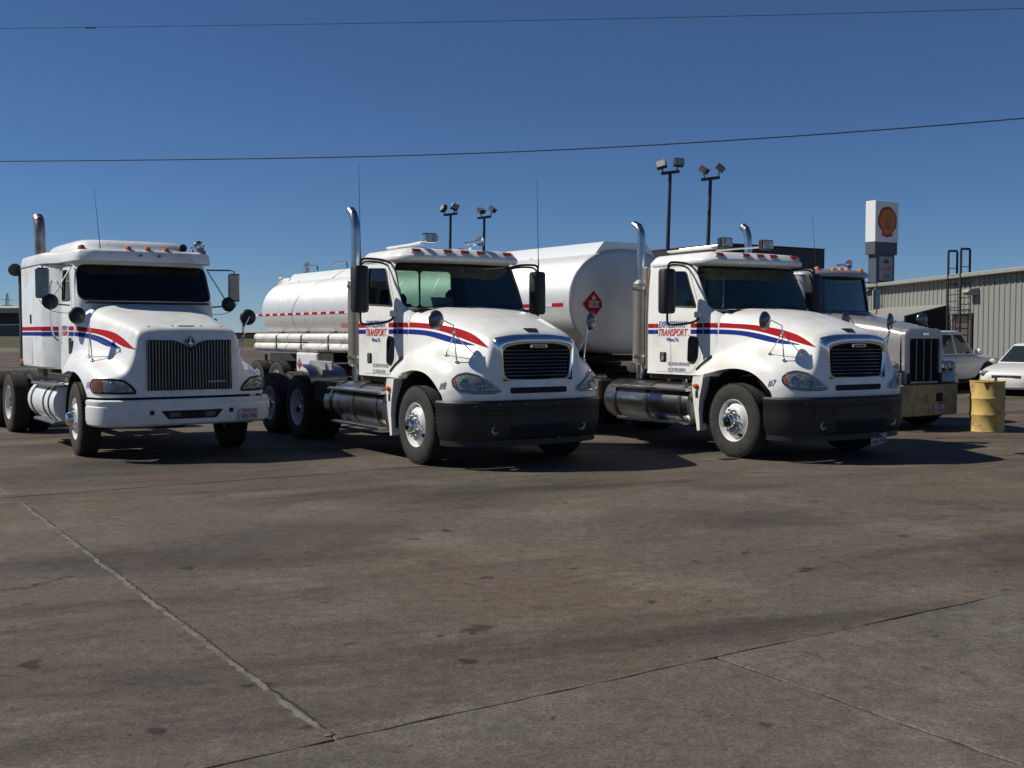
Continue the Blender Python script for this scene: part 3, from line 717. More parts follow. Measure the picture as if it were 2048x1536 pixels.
# ------------------------------------------------------------------ white day-cab tractor (built twice)
def day_cab(loc, yaw, label, number, opt):
    root = thing('day_cab_truck', (*loc, 0), R(yaw - 90), label, 'truck', 'white day cab tractors with red and blue stripes')
    P_, S = WHITE, 1
    net = [
     [(-.49, 0, 2.085), (-.49, .45, 2.075), (-.49, .86, 2.035), (-.49, 1.01, 1.95), (-.49, 1.043, 1.75), (-.49, 1.05, 1.52), (-.66, 1.06, 1.33), (-.80, 1.13, 1.21), (-.86, 1.16, 1.12)],
     [(-.20, 0, 2.05), (-.20, .43, 2.04), (-.20, .82, 1.995), (-.20, .96, 1.90), (-.20, 1.01, 1.72), (-.22, 1.035, 1.54), (-.38, 1.06, 1.44), (-.55, 1.16, 1.31), (-.62, 1.205, 1.12)],
     [(.15, 0, 1.99), (.15, .41, 1.98), (.15, .74, 1.92), (.15, .86, 1.81), (.15, .91, 1.66), (.13, .97, 1.53), (.06, 1.07, 1.49), (-.05, 1.18, 1.40), (-.10, 1.215, 1.25)],
     [(.50, 0, 1.90), (.50, .39, 1.89), (.50, .67, 1.83), (.50, .77, 1.71), (.50, .82, 1.57), (.52, .90, 1.46), (.52, 1.04, 1.43), (.42, 1.17, 1.36), (.35, 1.215, 1.22)],
     [(.82, 0, 1.81), (.82, .37, 1.80), (.82, .635, 1.74), (.82, .705, 1.63), (.84, .75, 1.48), (.87, .82, 1.37), (.84, .98, 1.32), (.70, 1.15, 1.25), (.58, 1.21, 1.08)],
     [(1.00, 0, 1.74), (1.0, .35, 1.73), (.99, .61, 1.68), (.98, .675, 1.57), (1.0, .72, 1.40), (1.02, .78, 1.25), (.96, .96, 1.17), (.82, 1.12, 1.12), (.68, 1.20, .98)],
     [(1.09, 0, 1.60), (1.08, .35, 1.59), (1.065, .615, 1.56), (1.06, .685, 1.44), (1.06, .735, 1.28), (1.07, .80, 1.12), (1.0, .97, 1.06), (.86, 1.12, 1.03), (.71, 1.19, .95)],
     [(1.13, 0, 1.20), (1.125, .35, 1.20), (1.11, .61, 1.18), (1.10, .69, 1.13), (1.09, .75, 1.06), (1.08, .82, 1.0), (1.01, .97, .975), (.875, 1.11, .96), (.72, 1.185, .92)],
     [(1.145, 0, .95), (1.14, .35, .95), (1.125, .58, .95), (1.11, .66, .94), (1.10, .74, .93), (1.08, .83, .92), (1.01, .97, .91), (.88, 1.11, .90), (.73, 1.18, .89)],
     [(1.14, 0, .87), (1.135, .35, .87), (1.12, .58, .87), (1.105, .66, .87), (1.095, .74, .87), (1.075, .83, .87), (1.005, .97, .87), (.875, 1.11, .87), (.73, 1.18, .87)]]
    hood, bvh, full = hood_mesh(net, 'hood', P_, root, nr=6, cut=lambda c: c.x > .98 and abs(c.y) < .535 and 1.125 < c.z < 1.62)
    M = CabMap([(1.0, -.315), (1.93, -.315), (2.06, -.64), (2.75, -.985)], [(1.0, 1.035), (1.9, 1.035), (2.4, 1.015), (2.78, .975)], -2.2)
    door = [(-1.95, 1.13), (-1.08, 1.13), (-.90, 1.33), (-.84, 1.55), (-.82, 1.94), (-.90, 2.06), (-1.225, 2.70), (-1.95, 2.71)]
    win = [(-.985, 2.09), (-1.255, 2.62), (-1.86, 2.65), (-1.86, 2.13), (-1.4, 2.11)]
    cab, doors = make_cab(root, M, 1.10, 2.75, [(-.93, 2.07), (.93, 2.07), (.965, 2.695), (-.965, 2.695)], .10, door, win, [(-.54, -.012, 2.12, 2.66), (.012, .54, 2.12, 2.66)], P_)
    # cowl between hood and windshield, cab floor
    b = MB(); b.box((-.62, 0, 2.035), (.42, 1.86, .03), .01); b.build('cowl', BLACKP, root)
    b = MB(); b.box((-1.3, 0, 1.12), (1.7, 1.96, .05)); b.box((-.86, 0, 1.85), (.42, 1.9, .36), .05); b.build('dashboard', INT, root)
    b = MB(); b.box((-1.32, 0, 1.06), (1.74, 1.9, .08), .01); b.build('cab_floor', FRAME, root)
    seat(root, -1.85, .55); seat(root, -1.85, -.5, low=.22)
    b = MB(); b.box((-2.12, 0, 1.58), (.06, 1.9, .9)); b.build('cab_rear_lining', INT, root)
    steering(root, -1.22, .5, 2.12)
    if opt.get('card'):
        b = MB(); b.box((-.78, -.36, 2.15), (.004, .34, .15), 0, Matrix.Rotation(R(-28), 3, 'Y')); b.build('permit_card', PAPER, root)
    # roof cap with visor lip
    half = [(-.72, 0), (-.725, .3), (-.745, .6), (-.79, .82), (-.87, .94), (-1.0, .99), (-1.5, 1.0), (-2.05, .995), (-2.15, .97), (-2.205, .88), (-2.21, .5), (-2.21, 0)]
    b = MB(); b.rings(roof_rings(half, [(.3, 2.765), (.012, 2.722), (0, 2.735), (-.004, 2.782), (.012, 2.80), (.075, 2.872), (.11, 2.892), (.25, 2.912), (.5, 2.925), (.85, 2.93)]), True, True, True); roof = b.build('roof', P_, root, 60)
    for i, y in enumerate((-.74, -.27, 0, .27, .74)):
        x = -.745 - .10 * y * y; b = MB(); b.box((0, 0, 0), (.075, .17, .032), .012); o = b.build('marker_light', P_, root); o.location = (x - .035, y, 2.838); o.rotation_euler = (0, R(-40), -.18 * y)
        q = MB(); q.prism([(-.075, -.020), (.045, -.020), (.055, .022), (-.085, .022)], 'x', .02, .044); l_ = q.build('marker_lens', REDLENS, o)
    # stripes
    for s in (1, -1):
        fn = lambda u, v, s=s: None
        for (z0, z1), m in (((1.795, 1.860), RED), ((1.705, 1.768), BLUE)):
            for xa, xb, par in ((-2.118, -1.956, cab), (-1.944, -1.865, doors[s]), (-1.10, -.828, doors[s]), (-.812, -.52, cab)):
                off = .0065 if par is doors[s] else .003
                panel('stripe', [(s * M.u_of(x, z), z) for x, z in dens([(xa, z0), (xb, z0), (xb, z1), (xa, z1)], .08)], [], M, [m, m], par, .08, 0, off)
        drape('stripe', None, sidef(s), bvh, RED, hood, .004, tris=strip2d([(-.485, 1.86), (-.1, 1.845), (.2, 1.81), (.5, 1.755), (.8, 1.665), (1.0, 1.535)], [(-.485, 1.795), (-.1, 1.785), (.2, 1.735), (.5, 1.655), (.8, 1.575), (1.0, 1.53)]))
        drape('stripe', None, sidef(s), bvh, BLUE, hood, .004, tris=strip2d([(-.485, 1.768), (-.1, 1.755), (.2, 1.705), (.5, 1.63), (.78, 1.565)], [(-.485, 1.705), (-.1, 1.695), (.15, 1.64), (.45, 1.57), (.78, 1.56)]))
        # lettering on the door
        def dt(x0, z0, s=s):
            w = lambda z: plin(M.w, z) + .0085
            return (lambda u, v: (x0 + u if s < 0 else 2 * -1.5 - x0 - u, s * w(z0 + v), z0 + v))
        flat_text('lettering', 'EXPRESSWAY', .135, dt(-1.86, 1.80), LETBLUE, doors[s], shear=.3, bold=.0022, sx=.80)
        flat_text('lettering', 'TRANSPORT', .150, dt(-1.87, 1.675), LETRED, doors[s], shear=.3, bold=.0022, sx=.80)
        flat_text('lettering', 'INC', .03, dt(-1.17, 1.675), LETRED, doors[s], shear=.2)
        flat_text('lettering', 'Waco,Tx', .075, dt(-1.66, 1.595), LETBLUE, doors[s], bold=.003)
        flat_text('lettering', 'U.S. DOT# 1071404 INC', .068, dt(-1.62, 1.235), LETGREY, doors[s], bold=.003, sx=.72)
        flat_text('lettering', 'I.C. DOT# 280196', .068, dt(-1.62, 1.15), LETGREY, doors[s], bold=.003, sx=.78)
        # peep window and handle
        pw = round_poly([(-1.16, 1.29), (-1.03, 1.27), (-.945, 1.36), (-.925, 1.60), (-.97, 1.665), (-1.10, 1.675), (-1.145, 1.62)], .05, 4)
        panel('peep_window', M.side(pw, s), [], M, [GLASSD, GLASSD], doors[s], .08, 0, .010)
        panel('peep_window_backing', M.side(pw, s), [], M, [PEEPM, PEEPM], doors[s], .08, 0, .0065)
        b = MB(); pts = [Vector(M(u, z, .010)) for u, z in M.side(pw, s)]; b.tube(pts + [pts[0]], .009, 6, False); b.build('window_seal', BLACKP, doors[s])
        yy = s * (1.035 + .004); b = MB(); b.prism(round_poly([(-1.82, 1.28), (-1.66, 1.28), (-1.66, 1.43), (-1.82, 1.43)], .03, 4), 'y', yy - .004 * s, yy + .003 * s); h_ = b.build('door_handle', BLACKP, doors[s])
        b = MB(); b.box((-1.735, yy + s * .012, 1.36), (.05, .018, .12), .006); b.box((-1.79, yy + s * .006, 1.31), (.03, .01, .03), .003); b.build('handle_lever', ALU, h_)
        # number
        flat = text2d('#' + number, .125, shear=.2, bold=.001, sx=.75)
        fr = slantf(62, s); O, U, V_, D = fr
        P2, F2 = flat; ax_u = s * .74 * math.cos(R(62))
        base_u = .80 * math.sin(R(62)) - 1.10 * math.cos(R(62))
        shift = -.16 if s < 0 else .0
        tr = ([(base_u + shift + (u if s < 0 else .12 - u), 1.015 + v) for u, v in P2], F2)
        drape('lettering', None, fr, bvh, LETDARK, hood, .005, tris=tr)
    for s in (1, -1):
        b = MB(); b.tube(bspline([(-.60, s * 1.075, 1.395), (-.70, s * 1.105, 1.31), (-.80, s * 1.135, 1.235), (-.86, s * 1.13, 1.19)], 4), .018, 8); b.build('hood_latch', BLACKP, hood)
    # chrome grille surround
    def outl(ins, x, bulge=0):
        w0, w1, z0, z1 = .615 - ins[0], .575 - ins[1], 1.105 + ins[2], 1.675 - ins[3]
        pts = round_poly([(-w1, z0), (w1, z0), (w0 - .012, lerp(z0, z1, .45)), (w0, z1 - .03), (w0 * .5, z1 + .02), (-w0 * .5, z1 + .02), (-w0, z1 - .03), (-w0 + .012, lerp(z0, z1, .45))], [.10, .10, .1, .09, .3, .3, .09, .1], 6)
        return [(x - .055 * y * y / .3, y, z) for y, z in pts]
    b = MB(); b.rings([outl((-.012, -.012, -.012, -.012), 1.0), outl((0, 0, 0, 0), 1.095), outl((.012, .012, .010, .012), 1.125), outl((.05, .045, .018, .05), 1.152), outl((.088, .080, .028, .10), 1.152), outl((.100, .094, .036, .118), 1.137), outl((.104, .098, .039, .123), 1.06)])
    gr = b.build('grille', CHROME, root, 45)
    b = MB(); b.rings([outl((.09, .085, .03, .11), 1.064)], True, False, True); b.build('grille_backing', SEAM, gr, None)
    for i in range(8):
        z = 1.178 + i * .0455; hw = lerp(.462, .500, i / 7); b = MB(); h2 = [(1.075 - .18 * y * y, y) for y in (-hw, -hw * .5, 0, hw * .5, hw)]
        pr = [(0, -.014), (.028, -.008), (.032, .0), (.028, .006), (0, .010)]
        b.rings([[(x + dx, y, z + dz) for dx, dz in pr] for x, y in h2], True, True, True)
        b.build('slat', BLACKP, gr)
        q = MB(); q.tube([(x + .033, y, z - .001) for x, y in h2], .0035, 6); q.build('slat_trim', ALU, gr)
    b = MB(); b.box((1.128, 0, 1.548), (.02, .26, .05), .012); bd = b.build('grille_badge', CHROME, gr)
    b = MB(); b.box((1.139, 0, 1.548), (.004, .20, .026), .001); b.build('badge_plate', RED, bd)
    flat_text('badge_lettering', 'FREIGHTLINER', .024, lambda u, v: (1.1415, u, 1.540 + v), PLATE, bd, align='CENTER', bold=.0008)
    drape('scoop_shade', round_poly([(-.11, .90), (.11, .90), (.08, .985), (-.08, .985)], .02), ((0, 0, 0), (0, 1, 0), (1, 0, 0), (0, 0, 1)), bvh, BLACKP, hood, .006)  # flat black patch: the dark of the small hood scoop, put in as colour
    drape('lower_slot', round_poly([(-.43, .955), (.43, .955), (.43, 1.03), (-.43, 1.03)], .03), FRONTF, bvh, SEAM, hood, .003)
    b = MB()
    for z in (.978, 1.006): b.tube([(1.14 - .07 * y * y, y, z) for y in (-.41, -.2, 0, .2, .41)], .006, 6)
    b.build('slot_bar', BLACKP, hood)
    for s in (1, -1):
        fr = slantf(40, s); c0 = 1.0 * math.sin(R(40)) - .90 * math.cos(R(40)); q = lambda px, py: (c0 + (px - 945) * .0063, 1.085 - (py - 767) * .0063)
        ol = [q(*p) for p in ((903, 760), (914, 750), (932, 746), (955, 751), (978, 765), (1000, 781), (985, 785), (945, 785), (918, 781), (906, 771))]
        am = [q(*p) for p in ((906, 761), (911, 757), (913, 774), (909, 770))]
        headlight(root, bvh, s, ol, fr, am, [(*q(930, 766), .062), (*q(957, 772), .048)])
    # bumper
    bp_, bbv = bumper_mesh('bumper', [(1.215, 0), (1.20, .45), (1.15, .80), (1.0, 1.06), (.82, 1.17), (.66, 1.205), (.60, 1.21)], [(-.05, .875), (-.01, .868), (.012, .845), (.012, .80), (0, .77), (0, .62), (-.012, .50), (-.05, .38), (-.10, .31), (-.14, .295)], BUMPBLK, root)
    drape('air_intake', round_poly([(-.44, .42), (.44, .42), (.47, .56), (-.47, .56)], .03), FRONTF, bbv, SEAM, bp_, .003)
    b = MB()
    for z in (.455, .49, .525): b.tube([(1.22 - .11 * y * y, y, z) for y in (-.44, -.2, 0, .2, .44)], .009, 6)
    b.build('intake_bar', BLACKP, bp_)
    for s in (1, -1):
        y = s * .66; h_ = bbv.ray_cast(Vector((4, y, .49)), Vector((-1, 0, 0))); x = h_[0].x if h_[0] else 1.15
        b = MB(); b.lathe([(.055, -.02), (.055, .004), (.045, .008), (.035, -.004), (.002, -.01)], (x, y, .50), 'x', 20); b.build('fog_light', LAMPIN, bp_)
    for s in (1, -1):
        drape('bumper_seam', [(s * .80 - .005, .32), (s * .80 + .005, .32), (s * .80 + .005, .85), (s * .80 - .005, .85)], FRONTF, bbv, SEAM, bp_, .002, .03)
        h_ = bbv.ray_cast(Vector((4, s * .50, .68)), Vector((-1, 0, 0)))[0]; b = MB(); b.lathe([(.040, -.004), (.040, .006), (.030, .008), (.028, -.002), (.004, -.003)], (h_.x, s * .50, .68), 'x', 18); b.build('tow_eye_cover', BLACKP, bp_)
        for yy, zz in ((.25, .82), (.62, .82), (.92, .80), (.30, .37), (.70, .37)):
            h_ = bbv.ray_cast(Vector((4, s * yy, zz)), Vector((-1, 0, 0)))[0]
            if h_: b = MB(); b.lathe([(.011, -.003), (.011, .004), (.004, .006)], h_, 'x', 8); b.build('bumper_bolt', MIRBACK, bp_)
    drape('bumper_crease', [(-1.0, .752), (1.0, .752), (1.0, .760), (-1.0, .760)], FRONTF, bbv, SEAM, bp_, .002, .06)
    if opt.get('plate'): plate(root, (1.12, .42, .27), .30, .15, (R(10), R(10), 0), [('TEXAS', .04, .03, LETRED), ('1RX F42', .07, -.05, LETDARK)])
    # wheel wells, white fender extensions behind the wheels
    for s in (1, -1):
        b = MB(); L0, L1 = [], []
        for k in range(17):
            a = R(-8 + 196 * k / 16); L0.append((.0 + .70 * math.cos(a), s * 1.14, .52 + .70 * math.sin(a))); L1.append((.0 + .70 * math.cos(a), s * .62, .52 + .70 * math.sin(a)))
        b.rings([L0, L1], closed=False); b.build('wheel_well', SEAM, root)
        ex = [(-.86, 1.095), (-.64, 1.10), (-.665, .98), (-.72, .78), (-.735, .62), (-.70, .33), (-.76, .31), (-.85, .72), (-.885, .98)]
        b = MB(); b.prism(round_poly(ex, .02, 3), 'y', s * 1.06, s * 1.19); fe = b.build('fender_extension', P_, root)
        b = MB(); b.prism([(-.72, .78), (-.735, .62), (-.70, .33), (-.665, .98), (-.64, 1.09), (-.62, 1.09), (-.645, .98), (-.70, .78), (-.715, .62), (-.685, .34)][:4] + [(-.64, .98), (-.69, .62)], 'y', s * .9, s * 1.06)
        b2 = MB(); b2.lathe([(.045, 0), (.045, .02), (.03, .04), (.004, .045)], (0, 0, 0), 'y', 18); o = b2.build('side_marker', AMBER, fe); o.location = (-.79, s * 1.19, .96); o.scale = (1.3, s, .75)
        b3 = MB(); b3.box((-.775, s * 1.192, .84), (.06, .006, .10), .002); b3.build('marker_shade', BLACKP, fe)
    # frame and running gear
    chassis(root, -6.6, .95, (0, opt.get('rear', -4.2), opt.get('rear', -4.2) - 1.32))
    xr = opt.get('rear', -4.2); engine(root, -1.2, .95)
    for s in (1, -1):
        wheel(root, 0, s * 1.2, 'front', spin=opt.get('spin', .4), steer=opt.get('steer', 0))
        wheel(root, xr, s * 1.22, 'rear', dual=True, spin=.2)
        wheel(root, xr - 1.32, s * 1.22, 'rear', dual=True, spin=.5)
        fuel_tank(root, -3.05, -.90, s * .93,   .67, .315, TANKALU, (-2.75, -1.95, -1.15), .885, .40, s * 1.27)
        mudflap(root, xr - 2.05, s * .9)
        # quarter fender ahead of the drive wheels
        arc = [(xr + .58 + .02, .50), (xr + .70, .80), (xr + .72, .98), (xr + .62, 1.10), (xr + .42, 1.18), (xr + .1, 1.21)]
        pts = bspline(arc, 4); b = MB(); b.rings([[(x, s * .62, z) for x, z in pts], [(x, s * 1.24, z) for x, z in pts], [(x + .004, s * 1.245, z + .004) for x, z in pts], [(x + .006, s * .62, z + .006) for x, z in pts]], closed=False); b.build('quarter_fender', TANKALU, root, 50)
        b = MB(); b.box((xr + 1.05, s * 1.02, .80), (.62, .40, .34), .03); b.build('battery_box', FRAME, root)
    b = MB(); b.lathe([(.44, 1.13), (.46, 1.17), (.46, 1.2), (.06, 1.21)], (xr - .5, 0, 0), 'z', 24); b.box((xr - .5, 0, 1.06), (.7, .9, .14), .02); b.build('fifth_wheel', FRAME, root)
    b = MB(); b.box((-2.75, -.1, 1.18), (.5, .95, .34), .02); b.cyl((-2.6, .6, 1.1), (-3.6, .6, 1.1), .13, n=16); b.build('air_tank', FRAME, root)
    if opt.get('panel'):
        b = MB(); b.box((-3.72, -.98, 1.20), (.95, .03, .15), .01); pn = b.build('deck_panel', DECKM, root)
    stack(root, -2.45, -.93, 1.0, 3.22, opt.get('stacktop', 3.56), .068, STACKC, .22, shield=opt.get('shield', (1.22, 2.52, .125)))
    b = MB(); b.box((-2.33, -.90, 1.95), (.12, .10, 1.6), .02); b.build('stack_bracket', SHIELD, root)
    # mirrors
    for s in (1, -1):
        b = MB(); pr = round_poly([(-.085, -.115), (.05, -.115), (.095, -.06), (.095, .06), (.05, .115), (-.085, .115)], .035, 4); L_ = []
        for sc_, z in ((.55, 1.995), (.88, 2.005), (1, 2.04), (1, 2.60), (.88, 2.635), (.55, 2.645)): L_.append([(-1.12 + p[0] * sc_, s * 1.46 + p[1] * sc_, z) for p in pr])
        b.rings(L_, True, True, True); mi_ = b.build('side_mirror', BLACKP, root)
        b = MB(); b.box((-1.207, s * 1.46, 2.40), (.006, .19, .36), .002); b.box((-1.207, s * 1.46, 2.11), (.006, .19, .15), .002); b.build('mirror_glass', MIRGL, mi_)
        ro = lambda p: bspline(p, 5)
        b = MB(); b.tube(ro([(-1.14, s * .985, 2.69), (-1.10, s * 1.10, 2.73), (-1.10, s * 1.30, 2.74), (-1.10, s * 1.44, 2.74), (-1.11, s * 1.46, 2.68), (-1.12, s * 1.46, 2.60)]), .017, 10)
        b.tube(ro([(-1.22, s * .99, 2.66), (-1.18, s * 1.10, 2.70), (-1.15, s * 1.30, 2.71), (-1.13, s * 1.42, 2.70), (-1.12, s * 1.45, 2.62)]), .014, 10)
        b.build('mirror_arm', BLACKP, mi_); b = MB()
        b.tube(ro([(-1.12, s * 1.46, 2.02), (-1.12, s * 1.46, 1.93), (-1.12, s * 1.46, 1.84), (-1.06, s * 1.40, 1.83), (-.95, s * 1.15, 1.86), (-.90, s * 1.08, 1.90), (-.90, s * 1.04, 1.97)]), .017, 10)
        b.build('lower_mirror_arm', BLACKP, mi_)
        b = MB(); b.box((-.93, s * 1.05, 1.985), (.13, .06, .09), .015); b.build('mirror_mount', P_, mi_)
        # hood mirror on its tripod, standing on the fender
        def onhood(x, y):
            h_ = bvh.ray_cast(Vector((x, y, 4)), Vector((0, 0, -1))); return (x, y, h_[0].z + .012)
        fpts = [onhood(.50, s * 1.00), onhood(.74, s * .98), onhood(.86, s * .78)]
        round_mirror(root, (.60, s * 1.20, 1.88), (-1, s * .25, .02) if s < 0 else (-.85, -.45, .05), [fpts[1], fpts[0], fpts[2]], (.75, s * 1.03, 1.73))
        if opt.get('antenna'): stalk('antenna', root, (-1.10, s * 1.46, 2.70), (-1.16, s * 1.46 + .01, 4.02))
    # wipers
    for y in (-.55, .25):
        b = MB(); p = [Vector(M(u, z, .02)) for u, z in ((y, 2.09), (y + .28, 2.13), (y + .55, 2.12))]; b.tube(p, .006, 6); b.build('wiper', BLACKP, root)
    return root, M, bvh
def roof_gear_chrome(root):
    """work lamp and chrome horn on white mounting rails"""
    b = MB(); b.box((-1.40, -.62, 2.965), (1.1, .10, .03), .01); b.build('roof_rail', WHITE, root)
    b = MB(); b.tube([(-1.75, -.55, 2.98), (-1.05, -.40, 3.03)], .014, 8); b.tube([(-1.7, .60, 2.98), (-.98, .30, 3.03)], .014, 8); b.build('lamp_strut', WHITE, root)
    b = MB(); b.box((-1.05, -.42, 3.065), (.12, .24, .13), .03); o = b.build('work_lamp', CHROME, root)
    b = MB(); b.box((-.985, -.42, 3.065), (.012, .20, .09), .004); b.build('lamp_glass', LAMPIN, o)
    b = MB(); b.lathe([(.02, -.45), (.022, -.2), (.035, -.08), (.075, 0), (.072, .004), (.02, -.06)], (-.90, .32, 3.03), 'x', 24); b.box((-1.15, .32, 2.99), (.05, .05, .08), .01); b.build('air_horn', CHROME, root)
    b = MB(); b.box((-1.9, -.5, 2.985), (.09, .12, .04), .012); b.box((-1.9, .55, 2.985), (.09, .12, .04), .012); b.build('beacon_base', REDLENS, root)
def roof_gear_boxes(root):
    b = MB(); b.box((-1.60, -.62, 2.975), (1.05, .12, .035), .01); b.build('roof_rail', CREAM, root)
    b = MB(); b.tube([(-1.9, -.60, 3.0), (-1.15, -.40, 3.03)], .016, 8); b.tube([(-1.75, .0, 3.0), (-1.05, .40, 3.03)], .016, 8); b.build('lamp_strut', ALU, root)
    for y in (-.40, .42):
        b = MB(); b.box((-1.10, y, 3.06), (.10, .23, .15), .015); o = b.build('work_lamp', BLACKP, root)
        b = MB(); b.box((-1.045, y, 3.06), (.012, .20, .12), .004); b.build('lamp_glass', LAMPIN, o)

# ------------------------------------------------------------------ sleeper tractor with vertical bar grille
def sleeper_truck(loc, yaw):
    root = thing('sleeper_truck', (*loc, 0), R(yaw - 90), 'white sleeper tractor with vertical bar grille, white bumper and amber roof lights at the left', 'truck')
    P_ = WHITE_OLD
    net = [
     [(-.82, 0, 2.20), (-.82, .40, 2.20), (-.82, .80, 2.16), (-.82, .97, 2.06), (-.82, 1.025, 1.82), (-.82, 1.045, 1.50), (-.90, 1.08, 1.36), (-1.0, 1.14, 1.24), (-1.04, 1.16, 1.14)],
     [(-.45, 0, 2.11), (-.45, .38, 2.11), (-.45, .76, 2.08), (-.45, .90, 1.97), (-.45, .965, 1.76), (-.47, 1.0, 1.52), (-.58, 1.06, 1.44), (-.72, 1.17, 1.31), (-.80, 1.205, 1.12)],
     [(-.05, 0, 2.02), (-.05, .37, 2.02), (-.05, .71, 1.99), (-.05, .82, 1.89), (-.05, .885, 1.69), (-.06, .95, 1.49), (-.12, 1.05, 1.43), (-.22, 1.18, 1.34), (-.28, 1.215, 1.22)],
     [(.40, 0, 1.93), (.40, .36, 1.93), (.40, .68, 1.90), (.40, .765, 1.80), (.40, .81, 1.60), (.42, .88, 1.40), (.42, 1.03, 1.33), (.30, 1.18, 1.26), (.22, 1.22, 1.14)],
     [(.80, 0, 1.855), (.80, .36, 1.855), (.80, .67, 1.83), (.80, .73, 1.74), (.80, .76, 1.53), (.80, .83, 1.30), (.78, 1.02, 1.21), (.64, 1.18, 1.17), (.44, 1.22, 1.02)],
     [(1.02, 0, 1.815), (1.02, .36, 1.815), (1.02, .66, 1.79), (1.0, .715, 1.70), (.98, .745, 1.48), (.98, .82, 1.23), (.95, 1.02, 1.155), (.82, 1.17, 1.12), (.54, 1.22, .94)],
     [(1.13, 0, 1.775), (1.13, .36, 1.775), (1.12, .65, 1.75), (1.11, .705, 1.66), (1.10, .735, 1.44), (1.09, .82, 1.17), (1.04, 1.02, 1.115), (.90, 1.165, 1.08), (.58, 1.22, .91)],
     [(1.165, 0, 1.60), (1.165, .36, 1.60), (1.155, .645, 1.56), (1.14, .70, 1.45), (1.13, .735, 1.28), (1.115, .82, 1.09), (1.06, 1.02, 1.04), (.92, 1.165, 1.01), (.60, 1.22, .895)],
     [(1.17, 0, 1.20), (1.17, .36, 1.20), (1.16, .645, 1.18), (1.145, .70, 1.12), (1.135, .74, 1.05), (1.115, .83, .99), (1.065, 1.02, .965), (.93, 1.165, .95), (.61, 1.22, .88)],
     [(1.17, 0, .86), (1.17, .36, .86), (1.16, .645, .86), (1.145, .70, .86), (1.135, .74, .86), (1.115, .83, .86), (1.065, 1.02, .86), (.93, 1.165, .86), (.61, 1.22, .86)]]
    hood, bvh, full = hood_mesh(net, 'hood', P_, root)
    M = CabMap([(1.0, -.58), (2.05, -.58), (2.17, -.60), (2.80, -.86)], [(1.0, 1.03), (2.0, 1.03), (2.8, .985)], -1.72, bow=.08, r=.14)
    door = [(-1.60, 1.18), (-.96, 1.18), (-.93, 2.1), (-.965, 2.18), (-1.16, 2.70), (-1.60, 2.72)]
    win = [(-1.04, 2.20), (-1.20, 2.64), (-1.54, 2.66), (-1.54, 2.20)]
    cab, doors = make_cab(root, M, 1.15, 2.80, [(-.965, 2.20), (.965, 2.20), (.965, 2.715), (-.965, 2.715)], .13, door, win, [], P_, GLASSD, GLASSD)
    b = MB(); b.box((-1.15, 0, 1.16), (1.1, 1.95, .05)); b.box((-1.02, 0, 1.98), (.40, 1.9, .34), .05); b.build('dashboard', INT, root)
    b = MB(); b.box((-1.68, 0, 2.0), (.04, 1.95, 1.6)); b.build('sleeper_curtain', INT, root)
    for y in (-.5, .5): seat(root, -1.55, y)
    steering(root, -1.28, .5, 2.2)
    b = MB(); b.box((-.70, 0, 2.16), (.26, 1.8, .03), .01); b.build('cowl', BLACKP, root)
    # sleeper box
    hs = [(-1.66, 0), (-1.66, 1.0), (-1.70, 1.04), (-1.98, 1.20), (-2.06, 1.225), (-3.40, 1.225), (-3.48, 1.19), (-3.51, 1.10), (-3.51, 0)]
    b = MB(); b.rings(roof_rings(hs, [(.03, 1.17), (0, 1.20), (0, 2.74), (.02, 2.78)]), True, True, True); slp = b.build('sleeper_box', P_, root, 40)
    # roof cap over cab and sleeper, raised centre
    hr = [(-.62, 0), (-.63, .40), (-.66, .75), (-.73, .95), (-.84, 1.02), (-1.15, 1.03), (-1.66, 1.06), (-1.98, 1.215), (-2.06, 1.235), (-3.36, 1.235), (-3.47, 1.20), (-3.52, 1.10), (-3.52, 0)]
    b = MB(); b.rings(roof_rings(hr, [(.30, 2.80), (.02, 2.765), (0, 2.775), (.004, 2.82), (.018, 2.90), (.04, 2.93), (.09, 2.95), (.45, 2.965)]), True, True, True); roof = b.build('roof', P_, root, 60)
    hd = [(-1.18, 0), (-1.20, .42), (-1.28, .70), (-1.46, .84), (-1.75, .88), (-2.8, .88), (-3.15, .85), (-3.28, .70), (-3.33, .35), (-3.33, 0)]
    b = MB(); b.rings(roof_rings(hd, [(-.08, 2.955), (-.03, 2.985), (.01, 3.04), (.06, 3.095), (.13, 3.125), (.30, 3.135), (.5, 3.14)]), True, True, True); b.build('roof_dome', P_, roof, 60)
    for y in (-.90, -.26, 0.02, .30, .90):
        x = -.72 - .13 * y * y; b = MB(); pr = [(.055, 0), (.053, .02), (.042, .042), (.02, .052), (.003, .054)]; b.lathe(pr, (0, 0, 0), 'z', 18); o = b.build('marker_light', AMBER, root); o.location = (x - .02, y, 2.945); o.scale = (1.35, .95, 1.15)
    b = MB(); b.lathe([(.02, -.35), (.022, -.15), (.04, -.05), (.088, .02), (.085, .026), (.02, -.03)], (-.72, .80, 3.04), 'x', 24); b.box((-.95, .80, 2.98), (.05, .05, .08), .01); b.build('air_horn', CHROME, root)
    b = MB(); b.lathe([(.02, -.28), (.022, -.12), (.035, -.04), (.06, .01), (.057, .014), (.015, -.03)], (-.86, .60, 3.02), 'x', 24); b.box((-1.0, .60, 2.98), (.04, .04, .06), .01); b.build('air_horn', BLACKP, root)
    for y in (-.12, .16): b = MB(); b.cyl((-.632, y, 2.865), (-.60, y, 2.86), .018, n=10); b.build('visor_bolt', BLACKP, roof)
